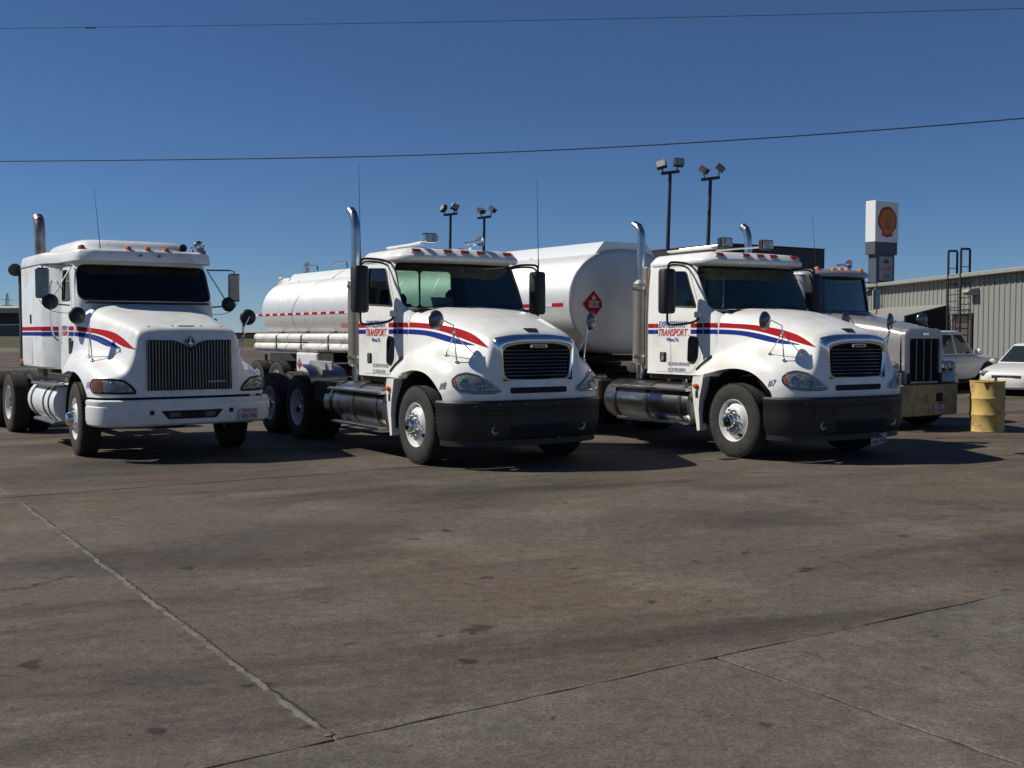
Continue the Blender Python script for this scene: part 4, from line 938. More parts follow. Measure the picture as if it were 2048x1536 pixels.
    # stripes
    for s in (1, -1):
        for (z0, z1), m in (((1.755, 1.815), RED), ((1.675, 1.735), BLUE)):
            b = MB(); y = s * 1.2265; b.add([(-3.42, y, z0), (-2.05, y, z0), (-2.05, y, z1), (-3.42, y, z1)], [(0, 1, 2, 3)])
            b.add([(-2.05, y, z0), (-1.985, s * 1.2105, z0), (-1.985, s * 1.2105, z1), (-2.05, y, z1)], [(0, 1, 2, 3)])
            b.add([(-1.985, s * 1.2075, z0), (-1.70, s * 1.0445, z0), (-1.70, s * 1.0445, z1), (-1.985, s * 1.2075, z1)], [(0, 1, 2, 3)]); b.build('stripe', m, slp, None)
            panel('stripe', [(s * M.u_of(x, z), z) for x, z in dens([(-1.12, z0), (-.935, z0), (-.935, z1), (-1.12, z1)], .08)], [], M, [m, m], doors[s], .08, 0, .0065)
            panel('stripe', [(s * M.u_of(x, z), z) for x, z in dens([(-.92, z0), (-.83, z0), (-.83, z1), (-.92, z1)], .08)], [], M, [m, m], cab, .08, 0, .003)
        drape('stripe', None, sidef(s), bvh, RED, hood, .004, tris=strip2d([(-.80, 1.815), (-.4, 1.795), (.1, 1.76), (.45, 1.72), (.8, 1.62), (1.12, 1.505)], [(-.80, 1.755), (-.4, 1.735), (.0, 1.70), (.4, 1.62), (.75, 1.525), (1.12, 1.50)]))
        drape('stripe', None, sidef(s), bvh, BLUE, hood, .004, tris=strip2d([(-.80, 1.735), (-.4, 1.715), (.0, 1.675), (.35, 1.60), (.70, 1.515)], [(-.80, 1.675), (-.4, 1.655), (.0, 1.60), (.25, 1.53), (.70, 1.51)]))
        def dt(x0, z0, s=s): return (lambda u, v: (x0 + u if s < 0 else -2.54 - x0 - u, s * (plin(M.w, z0 + v) + .0085), z0 + v))
        flat_text('lettering', 'EXPRESSWAY', .085, dt(-1.50, 1.765), LETBLUE, doors[s], shear=.3, bold=.004, sx=.62)
        flat_text('lettering', 'TRANSPORT', .095, dt(-1.51, 1.68), LETRED, doors[s], shear=.3, bold=.004, sx=.62)
        def st(x0, z0, s=s): return (lambda u, v: (x0 + u if s < 0 else -5.4 - x0 - u, s * 1.2275, z0 + v))
        for z_, tx in ((1.575, 'EXPRESSWAY'), (1.53, 'TRANSPORT'), (1.455, 'U.S. DOT#'), (1.41, '1071404')): flat_text('lettering', tx, .05, st(-3.08, z_), LETBLUE, slp, bold=.002)
        b = MB(); b.box((-2.98, s * 1.228, 1.44), (.62, .004, .44), .001); hb = b.build('access_hatch', P_, slp)
        flat_text('lettering', 'DIESEL', .035, st(-3.0, 1.29), LETDARK, slp, bold=.002)
        b = MB(); b.box((-2.72, s * 1.232, 1.94), (.045, .02, .15), .008); b.lathe([(.03, 0), (.03, .02)], (-2.72, s * 1.235, 1.92), 'y', 12); b.build('sleeper_latch', BLACKP, slp)
        b = MB(); b.box((-1.02, s * 1.045, 1.53), (.085, .02, .24), .03); b.build('peep_window', BLACKP, doors[s])
        b = MB(); b.box((-.885, s * 1.045, 1.50), (.12, .03, .22), .01); b.box((-.885, s * 1.063, 1.50), (.10, .006, .19), .003); b.build('side_vent', BLACKP, cab)
        b = MB(); b.tube(bspline([(-1.72, s * 1.06, 2.50), (-1.70, s * 1.14, 2.52), (-1.68, s * 1.16, 2.40), (-1.68, s * 1.16, 2.0), (-1.66, s * 1.15, 1.66), (-1.60, s * 1.06, 1.60)], 5), .014, 8); b.build('grab_handle', CHROME, root)
        b = MB(); b.lathe([(.045, 0), (.045, .025), (.02, .035)], (0, 0, 0), 'y', 14); o = b.build('side_marker', AMBER, slp); o.location = (-3.42, s * 1.226, 1.25); o.scale = (1, s, 1)
        P2, F2 = text2d('#06', .12, shear=.2, bold=.004, sx=.7); fr = slantf(60, s); bu = .62 * math.sin(R(60)) - 1.2 * math.cos(R(60))
        drape('lettering', None, fr, bvh, LETGREY, hood, .005, tris=([(bu + (u if s < 0 else .2 - u) - .06, .985 + v) for u, v in P2], F2))
        fr = slantf(22, s); c, q_ = math.cos(R(22)), math.sin(R(22)); uu = lambda y, x: x * q_ - y * c
        ol = [(uu(1.235, .86), 1.095), (uu(1.0, 1.0), 1.105), (uu(.86, 1.06), 1.09), (uu(.76, 1.10), 1.01), (uu(.715, 1.12), .935), (uu(.73, 1.12), .915), (uu(1.0, 1.04), .915), (uu(1.225, .88), .925), (uu(1.25, .84), 1.0)]
        am = [(uu(1.222, .87), 1.08), (uu(1.10, .96), 1.085), (uu(1.10, .96), .93), (uu(1.21, .88), .935)]
        headlight(root, bvh, s, ol, fr, am, [(uu(.98, 1.05), 1.01, .07), (uu(.84, 1.09), .975, .04)], .010, AMBERD)
    # vertical bar grille
    hit = bvh.ray_cast(Vector((4, .3, 1.3)), Vector((-1, 0, 0)))[0]; gx = hit.x + .012
    gz0, gz1, gw = .945, 1.625, .585
    go = [(-gw, gz0), (gw, gz0), (gw, gz1), (.22, gz1 - .005), (.13, gz1 - .035), (0, gz1 - .11), (-.13, gz1 - .035), (-.22, gz1 - .005), (-gw, gz1)]
    fo = round_poly(go, [.02, .02, .03, .05, .05, .03, .05, .05, .03], 4); fi = offset_poly(fo, .014); b = MB()
    b.rings([[(gx - .06, y, z) for y, z in fo], [(gx + .004, y, z) for y, z in fo], [(gx + .010, y, z) for y, z in fi], [(gx - .012, y, z) for y, z in fi]]); gr = b.build('grille', MIRBACK, root, 35)
    b = MB(); b.rings([[(gx - .0075, y, z) for y, z in fi]], True, False, True); b.build('grille_backing', SEAM, gr, None)
    nb = 27
    for i in range(nb):
        y = lerp(-gw + .035, gw - .035, i / (nb - 1)); zt = gz1 - .018 - max(0, (.20 - abs(y)) * .62 if abs(y) < .2 else 0)
        b = MB(); b.box((gx + .004, y, (gz0 + .016 + zt) / 2), (.026, .009, zt - gz0 - .018), .003); b.build('grille_bar', BARM, gr)
    b = MB(); b.box((gx + .022, .36, 1.055), (.012, .26, .04), .005); nb_ = b.build('model_badge', MIRBACK, gr)
    dm = [(0, -.085), (.075, 0), (0, .085), (-.075, 0)]; b = MB(); b.prism([(y, z + 1.60) for y, z in dm], 'x', gx - .05, gx + .02); em = b.build('diamond_emblem', MIRBACK, root, 30)
    b = MB(); b.prism([(y * .72, z * .72 + 1.60) for y, z in dm], 'x', gx + .02, gx + .0225); b.build('emblem_field', SEAM, em, None)
    b = MB(); b.box((gx + .025, 0, 1.60), (.006, .016, .10), .002); b.prism([(y * .45 + .0, z * .3 + 1.58) for y, z in dm], 'x', gx + .0225, gx + .026); b.build('emblem_mark', ALU, em)
    for y in (-.5, -.18, .22, .5):
        h_ = bvh.ray_cast(Vector((1.0, y, 4)), Vector((0, 0, -1)))[0]; b = MB(); b.lathe([(.014, 0), (.012, .008), (.003, .01)], h_, 'z', 10); b.build('hood_rivet', MIRBACK, hood)
    b = MB(); h_ = bvh.ray_cast(Vector((1.02, 0, 4)), Vector((0, 0, -1)))[0]; b.box(h_ + Vector((0, 0, .004)), (.03, .22, .012), .004); b.build('hood_latch', BLACKP, hood)
    # white steel bumper
    bp_, bbv = bumper_mesh('bumper', [(1.24, 0), (1.235, .5), (1.21, .85), (1.12, 1.10), (.95, 1.21), (.75, 1.235), (.66, 1.24)], [(-.06, .83), (-.01, .828), (.01, .815), (.012, .775), (0, .755), (.0, .745), (.014, .735), (.014, .56), (.0, .50), (-.03, .475), (-.05, .47)], P_, root)
    drape('bumper_slot', round_poly([(-.33, .56), (.33, .56), (.43, .675), (-.43, .675)], .02), FRONTF, bbv, SEAM, bp_, .003)
    for s in (1, -1):
        b = MB(); b.box((1.256, s * .24, .615), (.01, .14, .065), .004); b.build('fog_light', FOGD, bp_)
        b = MB(); b.box((1.246, s * .545, .655), (.02, .055, .06), .006); b.build('tow_hole', SEAM, bp_)
    plate(root, (1.252, .795, .59), .30, .155, (0, 0, R(9)), [('TEXAS Trk', .045, .035, LETRED), ('20J-395', .078, -.052, LETDARK)])
    for s in (1, -1):
        b = MB(); L0, L1 = [], []
        for k in range(17):
            a = R(-8 + 196 * k / 16); L0.append((-.20 + .70 * math.cos(a), s * 1.15, .50 + .70 * math.sin(a))); L1.append((-.20 + .70 * math.cos(a), s * .62, .50 + .70 * math.sin(a)))
        b.rings([L0, L1], closed=False); b.build('wheel_well', SEAM, root)
    chassis(root, -7.2, .95, (-.18, -4.75, -6.05)); engine(root, -1.3, 1.02)
    for s in (1, -1):
        wheel(root, -.18, s * 1.2, 'front', spin=.1, steer=R(-4))
        for x in (-4.75, -6.05): wheel(root, x, s * 1.22, 'rear', dual=True, spin=.5)
        fuel_tank(root, -3.1, -1.25, s * .93, .66, .31, P_, (-2.78, -1.95, -1.6), .93, .38, s * 1.22); mudflap(root, -6.75, s * .9)
    b = MB(); b.lathe([(.44, 1.13), (.46, 1.17), (.46, 1.2), (.06, 1.21)], (-5.3, 0, 0), 'z', 24); b.box((-5.3, 0, 1.06), (.7, .9, .14), .02); b.build('fifth_wheel', FRAME, root)
    b = MB(); b.box((-3.9, 0, 1.04), (.8, .8, .06), .01); b.cyl((-3.7, -.3, 1.15), (-4.4, -.3, 1.15), .1, n=14); b.build('air_tank', FRAME, root)
    stack(root, -3.62, -.88, 1.0, 3.36, 3.64, .085, STACKM, .16)
    # dark side extender post with round lamp
    b = MB(); b.box((-3.66, -1.16, 1.98), (.16, .10, 1.62), .02); se = b.build('rear_post', mat('navy rubber edge', (.02, .022, .035), .6, var=.3), root)
    b = MB(); b.lathe([(.02, -.10), (.07, -.09), (.10, -.03), (.105, .02), (.095, .03), (.02, .02)], (-3.72, -1.26, 2.76), 'x', 22); b.box((-3.72, -1.2, 2.76), (.03, .12, .03), .005); b.build('rear_work_lamp', BLACKP, root)
    # west coast mirrors with convex spot mirror
    for s in (1, -1):
        b = MB(); b.box((-.92, s * 1.43, 2.435), (.06, .19, .44), .02); mi_ = b.build('side_mirror', MIRBACK, root)
        b = MB(); b.box((-.953, s * 1.43, 2.435), (.005, .17, .41), .001); b.build('mirror_glass', MIRGL, mi_)
        b = MB(); b.tube([(-.98, s * 1.0, 2.70), (-.92, s * 1.35, 2.705), (-.91, s * 1.43, 2.69), (-.91, s * 1.43, 2.2), (-.91, s * 1.42, 2.15), (-.95, s * 1.05, 2.12)], .012, 8); b.tube([(-.97, s * 1.02, 2.68), (-.93, s * 1.30, 2.22)], .009, 8)
        b.tube(bspline([(-.91, s * 1.48, 2.2), (-.9, s * 1.40, 2.06), (-.88, s * 1.2, 2.0), (-.86, s * 1.04, 2.01)], 5), .005, 6); b.build('mirror_arm', MIRBACK, mi_)
        c = Vector((-.90, s * 1.33, 2.17)); n_ = Vector((-1, 0, 0)); b = MB(); b.rings([b.ring(c + n_ * d, n_, r_, 24) for r_, d in ((.03, -.05), (.09, -.03), (.115, .0), (.115, .008))], True, True, True); b.build('spot_mirror', BLACKP, mi_)
        def onhood(x, y):
            h_ = bvh.ray_cast(Vector((x, y, 4)), Vector((0, 0, -1))); return (x, y, h_[0].z + .012)
        f = [onhood(.30, s * 1.06), onhood(.08, s * 1.05), onhood(.70, s * .80)]
        round_mirror(root, (.18, s * 1.22, 1.955), (-1, s * .15, 0), [f[0], f[1], f[2]], (.33, s * 1.10, 1.72), .12, BLACKP)
        b = MB(); b.lathe([(.035, 0), (.035, .03), (.01, .045)], (-.78, s * 1.06, 1.90), 'z', 12); b.build('turn_lamp', AMBER, root)
    stalk('antenna', root, (-1.2, -.54, 2.96), (-1.26, -.60, 3.86), .005)
    for y in (-.55, .25):
        b = MB(); p = [Vector(M(u, z, .02)) for u, z in ((y, 2.20), (y + .28, 2.235), (y + .55, 2.23))]; b.tube(p, .006, 6); b.build('wiper', BLACKP, root)
    return root

# ------------------------------------------------------------------ older long-nose tractor with yellow bumper
YELLOW = mat('worn yellow paint', (.42, .32, .15), .5, var=.4, vscale=5, col2=(.22, .16, .10), thr=(.36, .52))
def long_nose(loc, yaw):
    root = thing('long_nose_truck', (*loc, 0), R(yaw - 90), 'silver white long nose tractor with worn yellow bumper, half hidden beside the tanker truck', 'truck')
    P_ = SILVERP
    net = [
     [(-1.05, 0, 2.13), (-1.05, .35, 2.13), (-1.05, .66, 2.09), (-1.05, .80, 1.98), (-1.05, .86, 1.75), (-1.05, .88, 1.45), (-1.05, .90, 1.15)],
     [(-.5, 0, 2.03), (-.5, .33, 2.03), (-.5, .60, 2.0), (-.5, .70, 1.89), (-.5, .75, 1.68), (-.5, .78, 1.40), (-.5, .80, 1.12)],
     [(.1, 0, 1.93), (.1, .31, 1.93), (.1, .53, 1.91), (.1, .60, 1.82), (.1, .63, 1.62), (.1, .65, 1.36), (.1, .66, 1.08)],
     [(.55, 0, 1.84), (.55, .30, 1.84), (.55, .48, 1.82), (.55, .535, 1.74), (.55, .55, 1.55), (.55, .56, 1.30), (.55, .56, 1.05)],
     [(.72, 0, 1.79), (.72, .30, 1.79), (.72, .47, 1.77), (.72, .515, 1.69), (.72, .53, 1.5), (.72, .53, 1.3), (.72, .53, 1.05)]]
    hood, bvh, full = hood_mesh(net, 'hood', P_, root, .02)
    # grille shell and four dark panels
    o_ = round_poly([(-.50, .80), (.50, .80), (.51, 1.72), (.40, 1.80), (-.40, 1.80), (-.51, 1.72)], [.02, .02, .08, .1, .1, .08], 5); i_ = round_poly([(-.40, .86), (.40, .86), (.40, 1.62), (-.40, 1.62)], .02, 3)
    i_ = [tuple(q) for q in round_poly([(-.40, .86), (.40, .86), (.405, 1.58), (.38, 1.62), (-.38, 1.62), (-.405, 1.58)], [.02] * 6, 5)]
    b = MB(); b.rings([[(.68, y, z) for y, z in o_], [(.80, y, z) for y, z in o_], [(.83, y, z) for y, z in offset_poly(o_, .03)], [(.83, y, z) for y, z in i_], [(.78, y, z) for y, z in i_]]); gr = b.build('grille', SILVERP, root, 40)
    b = MB(); b.rings([[(.785, y, z) for y, z in i_]], True, False, True); b.build('grille_backing', SEAM, gr, None)
    for y in (-.2, 0, .2): b = MB(); b.box((.80, y, 1.24), (.03, .022, .75), .006); b.build('grille_bar', MIRBACK, gr)
    for y in (-.3, -.1, .1, .3):
        b = MB()
        for k in range(7): b.box((.795, y - .075 + k * .025, 1.24), (.012, .006, .74))
        b.build('grille_mesh', FRAME, gr, None)
    b = MB(); b.box((.845, 0, 1.70), (.01, .16, .05), .01); b.build('grille_badge', CHROME, gr)
    M = CabMap([(1.0, -.85), (2.0, -.85), (2.12, -1.02), (2.85, -1.12)], [(1.0, .94), (2.0, .94), (2.9, .90)], -2.35, bow=.12, r=.10)
    door = [(-2.15, 1.2), (-1.42, 1.2), (-1.35, 2.05), (-1.42, 2.75), (-2.15, 2.75)]; win = [(-1.47, 2.12), (-1.52, 2.68), (-2.08, 2.68), (-2.08, 2.12)]
    cab, doors = make_cab(root, M, 1.1, 2.85, [(-.86, 2.14), (.86, 2.14), (.84, 2.78), (-.84, 2.78)], .06, door, win, [(-.75, -.25, 2.15, 2.65), (.25, .75, 2.15, 2.65)], P_)
    b = MB(); b.box((-1.2, 0, 1.95), (.3, 1.7, .3), .05); b.box((-1.6, 0, 1.15), (1.4, 1.8, .05)); b.build('dashboard', INT, root)
    for y in (-.45, .45): seat(root, -2.1, y)
    steering(root, -1.5, .45, 2.22)
    half = [(-.92, 0), (-.95, .4), (-1.05, .75), (-1.2, .90), (-1.5, .92), (-2.25, .92), (-2.36, .80), (-2.37, 0)]
    b = MB(); b.rings(roof_rings(half, [(.25, 2.85), (.01, 2.80), (0, 2.82), (.02, 2.86), (.08, 2.91), (.2, 2.94), (.5, 2.96)]), True, True, True); b.build('roof', P_, root, 55)
    for y in (-.6, -.2, 0, .2, .6):
        b = MB(); b.lathe([(.05, 0), (.05, .03), (.035, .06), (.005, .068)], (0, 0, 0), 'z', 14); o = b.build('marker_light', AMBER, root); o.location = (-1.12 - .1 * y * y, y, 2.90); o.scale = (1.5, .9, 1.1)
    b = MB(); b.lathe([(.02, -.3), (.025, -.1), (.09, .0), (.085, .006), (.02, -.04)], (-1.2, .35, 3.05), 'x', 20); b.box((-1.4, .35, 2.99), (.04, .04, .1)); b.build('air_horn', CHROME, root)
    for s in (1, -1):
        pts = bspline([(-.85, .95), (-.72, 1.15), (-.35, 1.30), (.1, 1.33), (.5, 1.22), (.68, 1.0), (.72, .82)], 4); b = MB()
        b.rings([[(x, s * .55, z + .02) for x, z in pts], [(x, s * .95, z + .015) for x, z in pts], [(x, s * 1.12, z - .02) for x, z in pts], [(x * .98, s * 1.16, z - .09) for x, z in pts]], closed=False); b.build('fender', P_, root, 50)
        b = MB(); b.box((.70, s * .78, 1.12), (.16, .40, .19), .06); hl = b.build('headlight', CHROME, root)
        for k in (-.09, .09): q = MB(); q.lathe([(.075, .0), (.06, .014), (.02, .02)], (.78, s * .78 + k, 1.12), 'x', 18); q.build('lens', LAMPIN, hl)
        wheel(root, 0, s * 1.1, 'front', spin=.3)
        for x in (-4.6, -5.9): wheel(root, x, s * 1.2, 'rear', dual=True, detail=False)
        fuel_tank(root, -2.9, -1.1, s * .85, .68, .30, TANKALU, (-2.6, -1.6), .9, .42)
        def onh(x, y):
            h_ = bvh.ray_cast(Vector((x, y, 4)), Vector((0, 0, -1))); return (x, y, (h_[0].z if h_[0] else 1.34) + .012)
        f = [(.15, s * .98, 1.35), (-.05, s * .95, 1.35), (.45, s * .9, 1.28)]
        round_mirror(root, (-.05, s * 1.05, 1.98), (-1, s * .2, 0), f, (.15, s * .98, 1.70), .125)
        b = MB(); b.box((-1.25, s * 1.22, 2.4), (.05, .16, .40), .015); mi_ = b.build('side_mirror', MIRBACK, root)
        b = MB(); b.tube([(-1.3, s * .92, 2.72), (-1.25, s * 1.22, 2.70), (-1.25, s * 1.22, 2.1), (-1.3, s * .95, 2.05)], .012, 8); b.build('mirror_arm', MIRBACK, mi_)
    b, bbv = bumper_mesh('bumper', [(.98, 0), (.98, .5), (.97, .70), (.94, .80), (.86, .84), (.80, .845)], [(-.03, .81), (0, .80), (0, .27), (-.03, .255)], YELLOW, root)
    m = MB(); m.box((.985, .22, .58), (.02, .17, .15), .01); m.build('tow_pocket', SEAM, b)
    plate(b, (.995, .20, .38), .28, .15, (0, 0, 0), [('TEXAS', .035, .03, LETRED), ('R18 452', .065, -.05, LETDARK)])
    chassis(root, -6.9, .85, (0, -4.6, -5.9))
    stack(root, -2.62, -.95, 1.0, 3.52, 3.84, .075, STACKC, .20, shield=(1.3, 2.4, .12))
    stalk('antenna', root, (-1.3, -.45, 2.94), (-1.4, -.48, 3.95), .005)
    return root

# ------------------------------------------------------------------ tank trailer
def tanker(loc, yaw):
    root = thing('tank_trailer', (*loc, 0), R(yaw - 90), 'long brushed aluminium tank trailer with red dashed tape and flammable placard', 'trailer')
    Lt = 12.95; zc, hh, hw = 2.24, .87, 1.2; N = 64
    def sec(x, k=1.0, dz=0):
        out = []
        for i in range(N):
            a = 2 * math.pi * i / N; c, s_ = math.cos(a), math.sin(a); e = 2 / 2.25
            out.append((x, hw * k * math.copysign(abs(c) ** e, c), zc + dz + hh * k * math.copysign(abs(s_) ** e, s_)))
        return out
    b = MB(); xs = [-.02] + [-.05 - i * (Lt - .5) / 10 for i in range(11)]
    loops = [sec(0, .985), sec(-.02, 1.0)] + [sec(x) for x in xs[1:]] + [sec(-Lt + .35, .985), sec(-Lt + .2, .93), sec(-Lt + .08, .80), sec(-Lt + .01, .55), sec(-Lt, .25)]
    b.rings(loops, True, False, True); tank = b.build('tank', TANKM, root, 40)
    b = MB(); b.rings([sec(.0, .985), sec(.012, .95), sec(.02, .90), sec(.045, .6), sec(.06, .3), sec(.062, .05)], True, False, True); head = b.build('tank_head', TANKHEAD, root, 40)
    for i in range(1, 9):
        x = -i * 1.44; b = MB(); b.rings([sec(x, 1.0005), sec(x + .008, 1.0035), sec(x + .035, 1.0035), sec(x + .043, 1.0005)]); b.build('weld_band', TANKM, tank, 40)
    # overturn rail on top
    cs = [(-.78, zc + .62), (-.48, 3.20), (-.44, 3.215), (.44, 3.215), (.48, 3.20), (.78, zc + .62)]
    b = MB(); b.rings([[(x, y, z) for y, z in cs] for x in (-.03, -.5, -6, -12.25)], True, True, True); fr = b.build('top_rail', FAIRM, root, 30)
    for i in range(6): b = MB(); b.box((-1.8 - i * 1.95, -.635, 3.0), (.08, .012, .05), .004, Matrix.Rotation(R(30), 3, 'X')); b.build('rail_vent', MIRBACK, fr)
    for x in (-9.6, -11.2, -5.5):
        b = MB(); b.tube(bspline([(x, -.3, 3.2), (x, -.3, 3.36), (x - .1, -.3, 3.40), (x - .7, -.3, 3.40), (x - .8, -.3, 3.36), (x - .8, -.3, 3.2)], 4), .022, 8); b.build('top_hoop', ALU, root)
    b = MB(); b.tube([(-12.1, -.15, 3.1), (-12.1, -.15, 3.52)], .035, 10); b.tube([(-12.25, -.15, 3.1), (-12.25, -.15, 3.5)], .03, 10); b.build('vent_pipe', STACKC, root)
    b = MB(); b.tube(bspline([(-12.2, -.55, 3.02), (-12.5, -.55, 3.04), (-12.9, -.50, 3.03), (-12.98, -.5, 2.9), (-12.98, -.5, 2.3)], 5), .09, 14); b.box((-12.75, -.53, 3.12), (.2, .2, .06), .02); b.build('vapour_pipe', TUBEM, root)
    # reflective tape, one piece at a time
    yt = lambda z: hw * (1 - (abs(z - zc) / hh) ** 2.25) ** (1 / 2.25)
    tz = 2.175; b = MB(); b.box((0, 0, 0), (.285, .003, .055)); t0 = b.build('tape_red', RED, None); b = MB(); b.box((0, 0, 0), (.168, .003, .055)); t1 = b.build('tape_white', FAIRM, None); used = set()
    for s in (1, -1):
        for i in range(28):
            for me, nm, dx in ((t0.data, 'tape_red', 0), (t1.data, 'tape_white', -.228)):
                o = bpy.data.objects.new(nm, me); link(o, root); o.location = (-.32 - i * .457 + dx, s * (yt(tz) + .0035), tz)
    bpy.data.objects.remove(t0); bpy.data.objects.remove(t1)
    # placards
    def placard(par, fn, sz, word='1203'):
        d = [(0, -sz), (sz, 0), (0, sz), (-sz, 0)]; b = MB(); b.add([fn(u, v, .0) for u, v in d] + [fn(u, v, .006) for u, v in d], [(0, 1, 2, 3), (7, 6, 5, 4), (0, 1, 5, 4), (1, 2, 6, 5), (2, 3, 7, 6), (3, 0, 4, 7)]); p = b.build('placard', RED, par, None)
        k = sz / .22; b = MB(); q = [(-.105 * k, -.055 * k), (.105 * k, -.055 * k), (.105 * k, .055 * k), (-.105 * k, .055 * k)]; b.add([fn(u, v, .008) for u, v in q], [(0, 1, 2, 3)]); b.build('placard_panel', PLATE, p, None)
        flat_text('placard_number', word, .10 * k, lambda u, v: fn(u, v - .037 * k, .010), LETDARK, p, align='CENTER', bold=.003)
        fl = [(-.035, .075), (.035, .075), (.045, .105), (.025, .13), (.02, .115), (.0, .165), (-.015, .12), (-.03, .135), (-.045, .10)]; b = MB(); b.add([fn(u * k, v * k, .008) for u, v in fl], [tuple(range(len(fl)))]); b.build('placard_flame', PLATE, p, None)
        flat_text('placard_class', '3', .05 * k, lambda u, v: fn(u, v - .15 * k, .008), PLATE, p, align='CENTER')
        return p
    placard(root, lambda u, v, o: (.045 + o, -.74 + u, 2.185 + v), .215)
    b = MB(); b.add([(-8.1, -1.115, 1.80), (-7.75, -1.115, 1.80), (-7.75, -1.135, 1.90), (-8.1, -1.135, 1.90)], [(0, 1, 2, 3)])
    for s in (-1,):
        q = MB(); y_ = s * (yt(1.86) + .004); q.add([(-8.25, y_, 1.83), (-7.75, y_, 1.83), (-7.75, s * (yt(1.93) + .004), 1.93), (-8.25, s * (yt(1.93) + .004), 1.93)], [(0, 1, 2, 3)]); q.build('faded_decal', mat('faded red decal', (.55, .22, .20), .5, var=.3, vscale=8), root, None)
    # hose tubes along both sides
    for s in (1, -1):
        for z, r_, x0, x1 in ((1.61, .10, -13.0, -2.6), (1.385, .10, -13.0, -2.6), (1.50, .028, -9.9, -2.8)):
            b = MB(); b.cyl((x0, s * 1.13, z), (x1, s * 1.13, z), r_, n=20); b.lathe([(r_ * 1.06, x0 - .02), (r_ * 1.06, x0 + .05)], (0, s * 1.13, z), 'x', 20); b.build('hose_tube', TUBEM, root)
        for i in range(7):
            x = -11.6 + i * 1.45; b = MB(); b.box((x, s * 1.03, 1.50), (.035, .03, .52), .005); b.tube([(x, s * 1.0, 1.76), (x, s * 1.13, 1.715), (x, s * 1.237, 1.65), (x, s * 1.24, 1.36), (x, s * 1.13, 1.28), (x, s * 1.0, 1.3)], .016, 6); b.build('tube_bracket', FRAME, root)
        b = MB(); b.box((-11.2, s * 1.10, 1.255), (3.3, .10, .045), .01); b.build('side_rail', FAIRM, root)
        for x in (-11.75, -13.0): wheel(root, x, s * 1.2, 'rear', dual=True, spin=.2)
        b = MB(); b.box((-9.9, s * 1.0, 1.03), (1.15, .42, .46), .02); cb = b.build('side_cabinet', TUBEM, root)
        b = MB(); b.box((-9.9, s * 1.214, 1.03), (1.05, .01, .38), .004); cd = b.build('cabinet_door', FAIRM, cb)
        placard(cb, (lambda u, v, o, s=s: (-10.28 - s * u, s * (1.221 + o), 1.0 + v)), .13)
        b = MB(); b.box((-4.0, s * .75, .80), (.14, .14, 1.1), .01); b.box((-4.0, s * .75, .22), (.3, .25, .04), .005); b.build('landing_leg', FRAME, root)
    b = MB(); b.box((-7.0, 0, 1.33), (12.2, .95, .16), .02); b.box((-12.3, 0, 1.12), (2.9, 1.0, .3), .02); b.box((-1.4, 0, 1.29), (2.0, 1.1, .10), .02); b.cyl((-11.75, -.9, .515), (-11.75, .9, .515), .07); b.cyl((-13.0, -.9, .515), (-13.0, .9, .515), .07); b.build('trailer_frame', FRAME, root)
    b = MB()
    for x in (-6.2, -7.2, -8.2): b.cyl((x, 0, 1.35), (x, 0, .95), .09, n=14); b.tube([(x, 0, 1.0), (x, -.8, .98)], .06, 10)
    b.build('discharge_pipe', ALU, root)
    b = MB(); b.box((-13.35, 0, .62), (.1, 2.3, .12), .02); b.box((-13.3, -.8, .9), (.06, .06, .55)); b.box((-13.3, .8, .9), (.06, .06, .55)); b.build('rear_bumper', FRAME, root)
    return root

sleeper_truck((-5.05, 15.92), 35)
r8, M8, bv8 = day_cab((-.255, 14.98), 32, 'white day cab tractor number 8, bobtail with chrome work lamp, in the middle', '8', dict(rear=-4.2, spin=.25, card=True, panel=True, antenna=True))
roof_gear_chrome(r8)
r7, M7, bv7 = day_cab((4.07, 15.70), 30.5, 'white day cab tractor number 7 with black work lamps, hitched to the tank trailer', '7', dict(rear=-4.5, spin=.7, plate=True, stacktop=3.42))
roof_gear_boxes(r7)
long_nose((6.89, 20.24), 32)
tanker((1.9, 18.3), 35.2)

# ------------------------------------------------------------------ yard objects and surroundings
def W(px, py, Y): return ((px - 1024) / 2200 * Y, Y, 1.71 + (667 - py) / 2200 * Y)
# yellow drum
DRUMM = mat('rusty yellow drum paint', (.58, .41, .12), .55, var=.3, vscale=3.4, col2=(.33, .21, .10), thr=(.36, .50), fine=.1, fscale=30)
dr = thing('steel_drum', (8.31, 19.2, 0), .4, 'dented yellow steel drum with rust spots standing by itself at the right', 'drum')
b = MB(); rp = [(.27, .0), (.288, .0), (.292, .012), (.285, .03)]
for zc_ in (.30, .585): rp += [(.285, zc_ - .035), (.294, zc_ - .015), (.298, zc_), (.294, zc_ + .015), (.285, zc_ + .035)]
rp += [(.285, .84), (.285, .86), (.295, .868), (.296, .885), (.288, .89), (.28, .885), (.278, .868), (.01, .868)]
b.lathe(rp, n=48, axis='z'); b.build('drum_body', DRUMM, dr, 30)
b = MB(); b.lathe([(.035, .868), (.035, .89), (.022, .892), (.022, .94), (.005, .945)], (.06, -.12, 0), 'z', 14); b.build('bung', FRAME, dr)
q = MB(); pts_ = [(-.05, .86), (.045, .86), (.03, .80), (.006, .73), (-.03, .79)]; an = R(-115) - .4
q.add([((.288) * math.cos(an + u / .285), .288 * math.sin(an + u / .285), v) for u, v in pts_], [(0, 1, 2, 3, 4)]); q.build('rust_patch', mat('dark rust', (.09, .03, .015), .8, var=.4, vscale=20), dr, None)

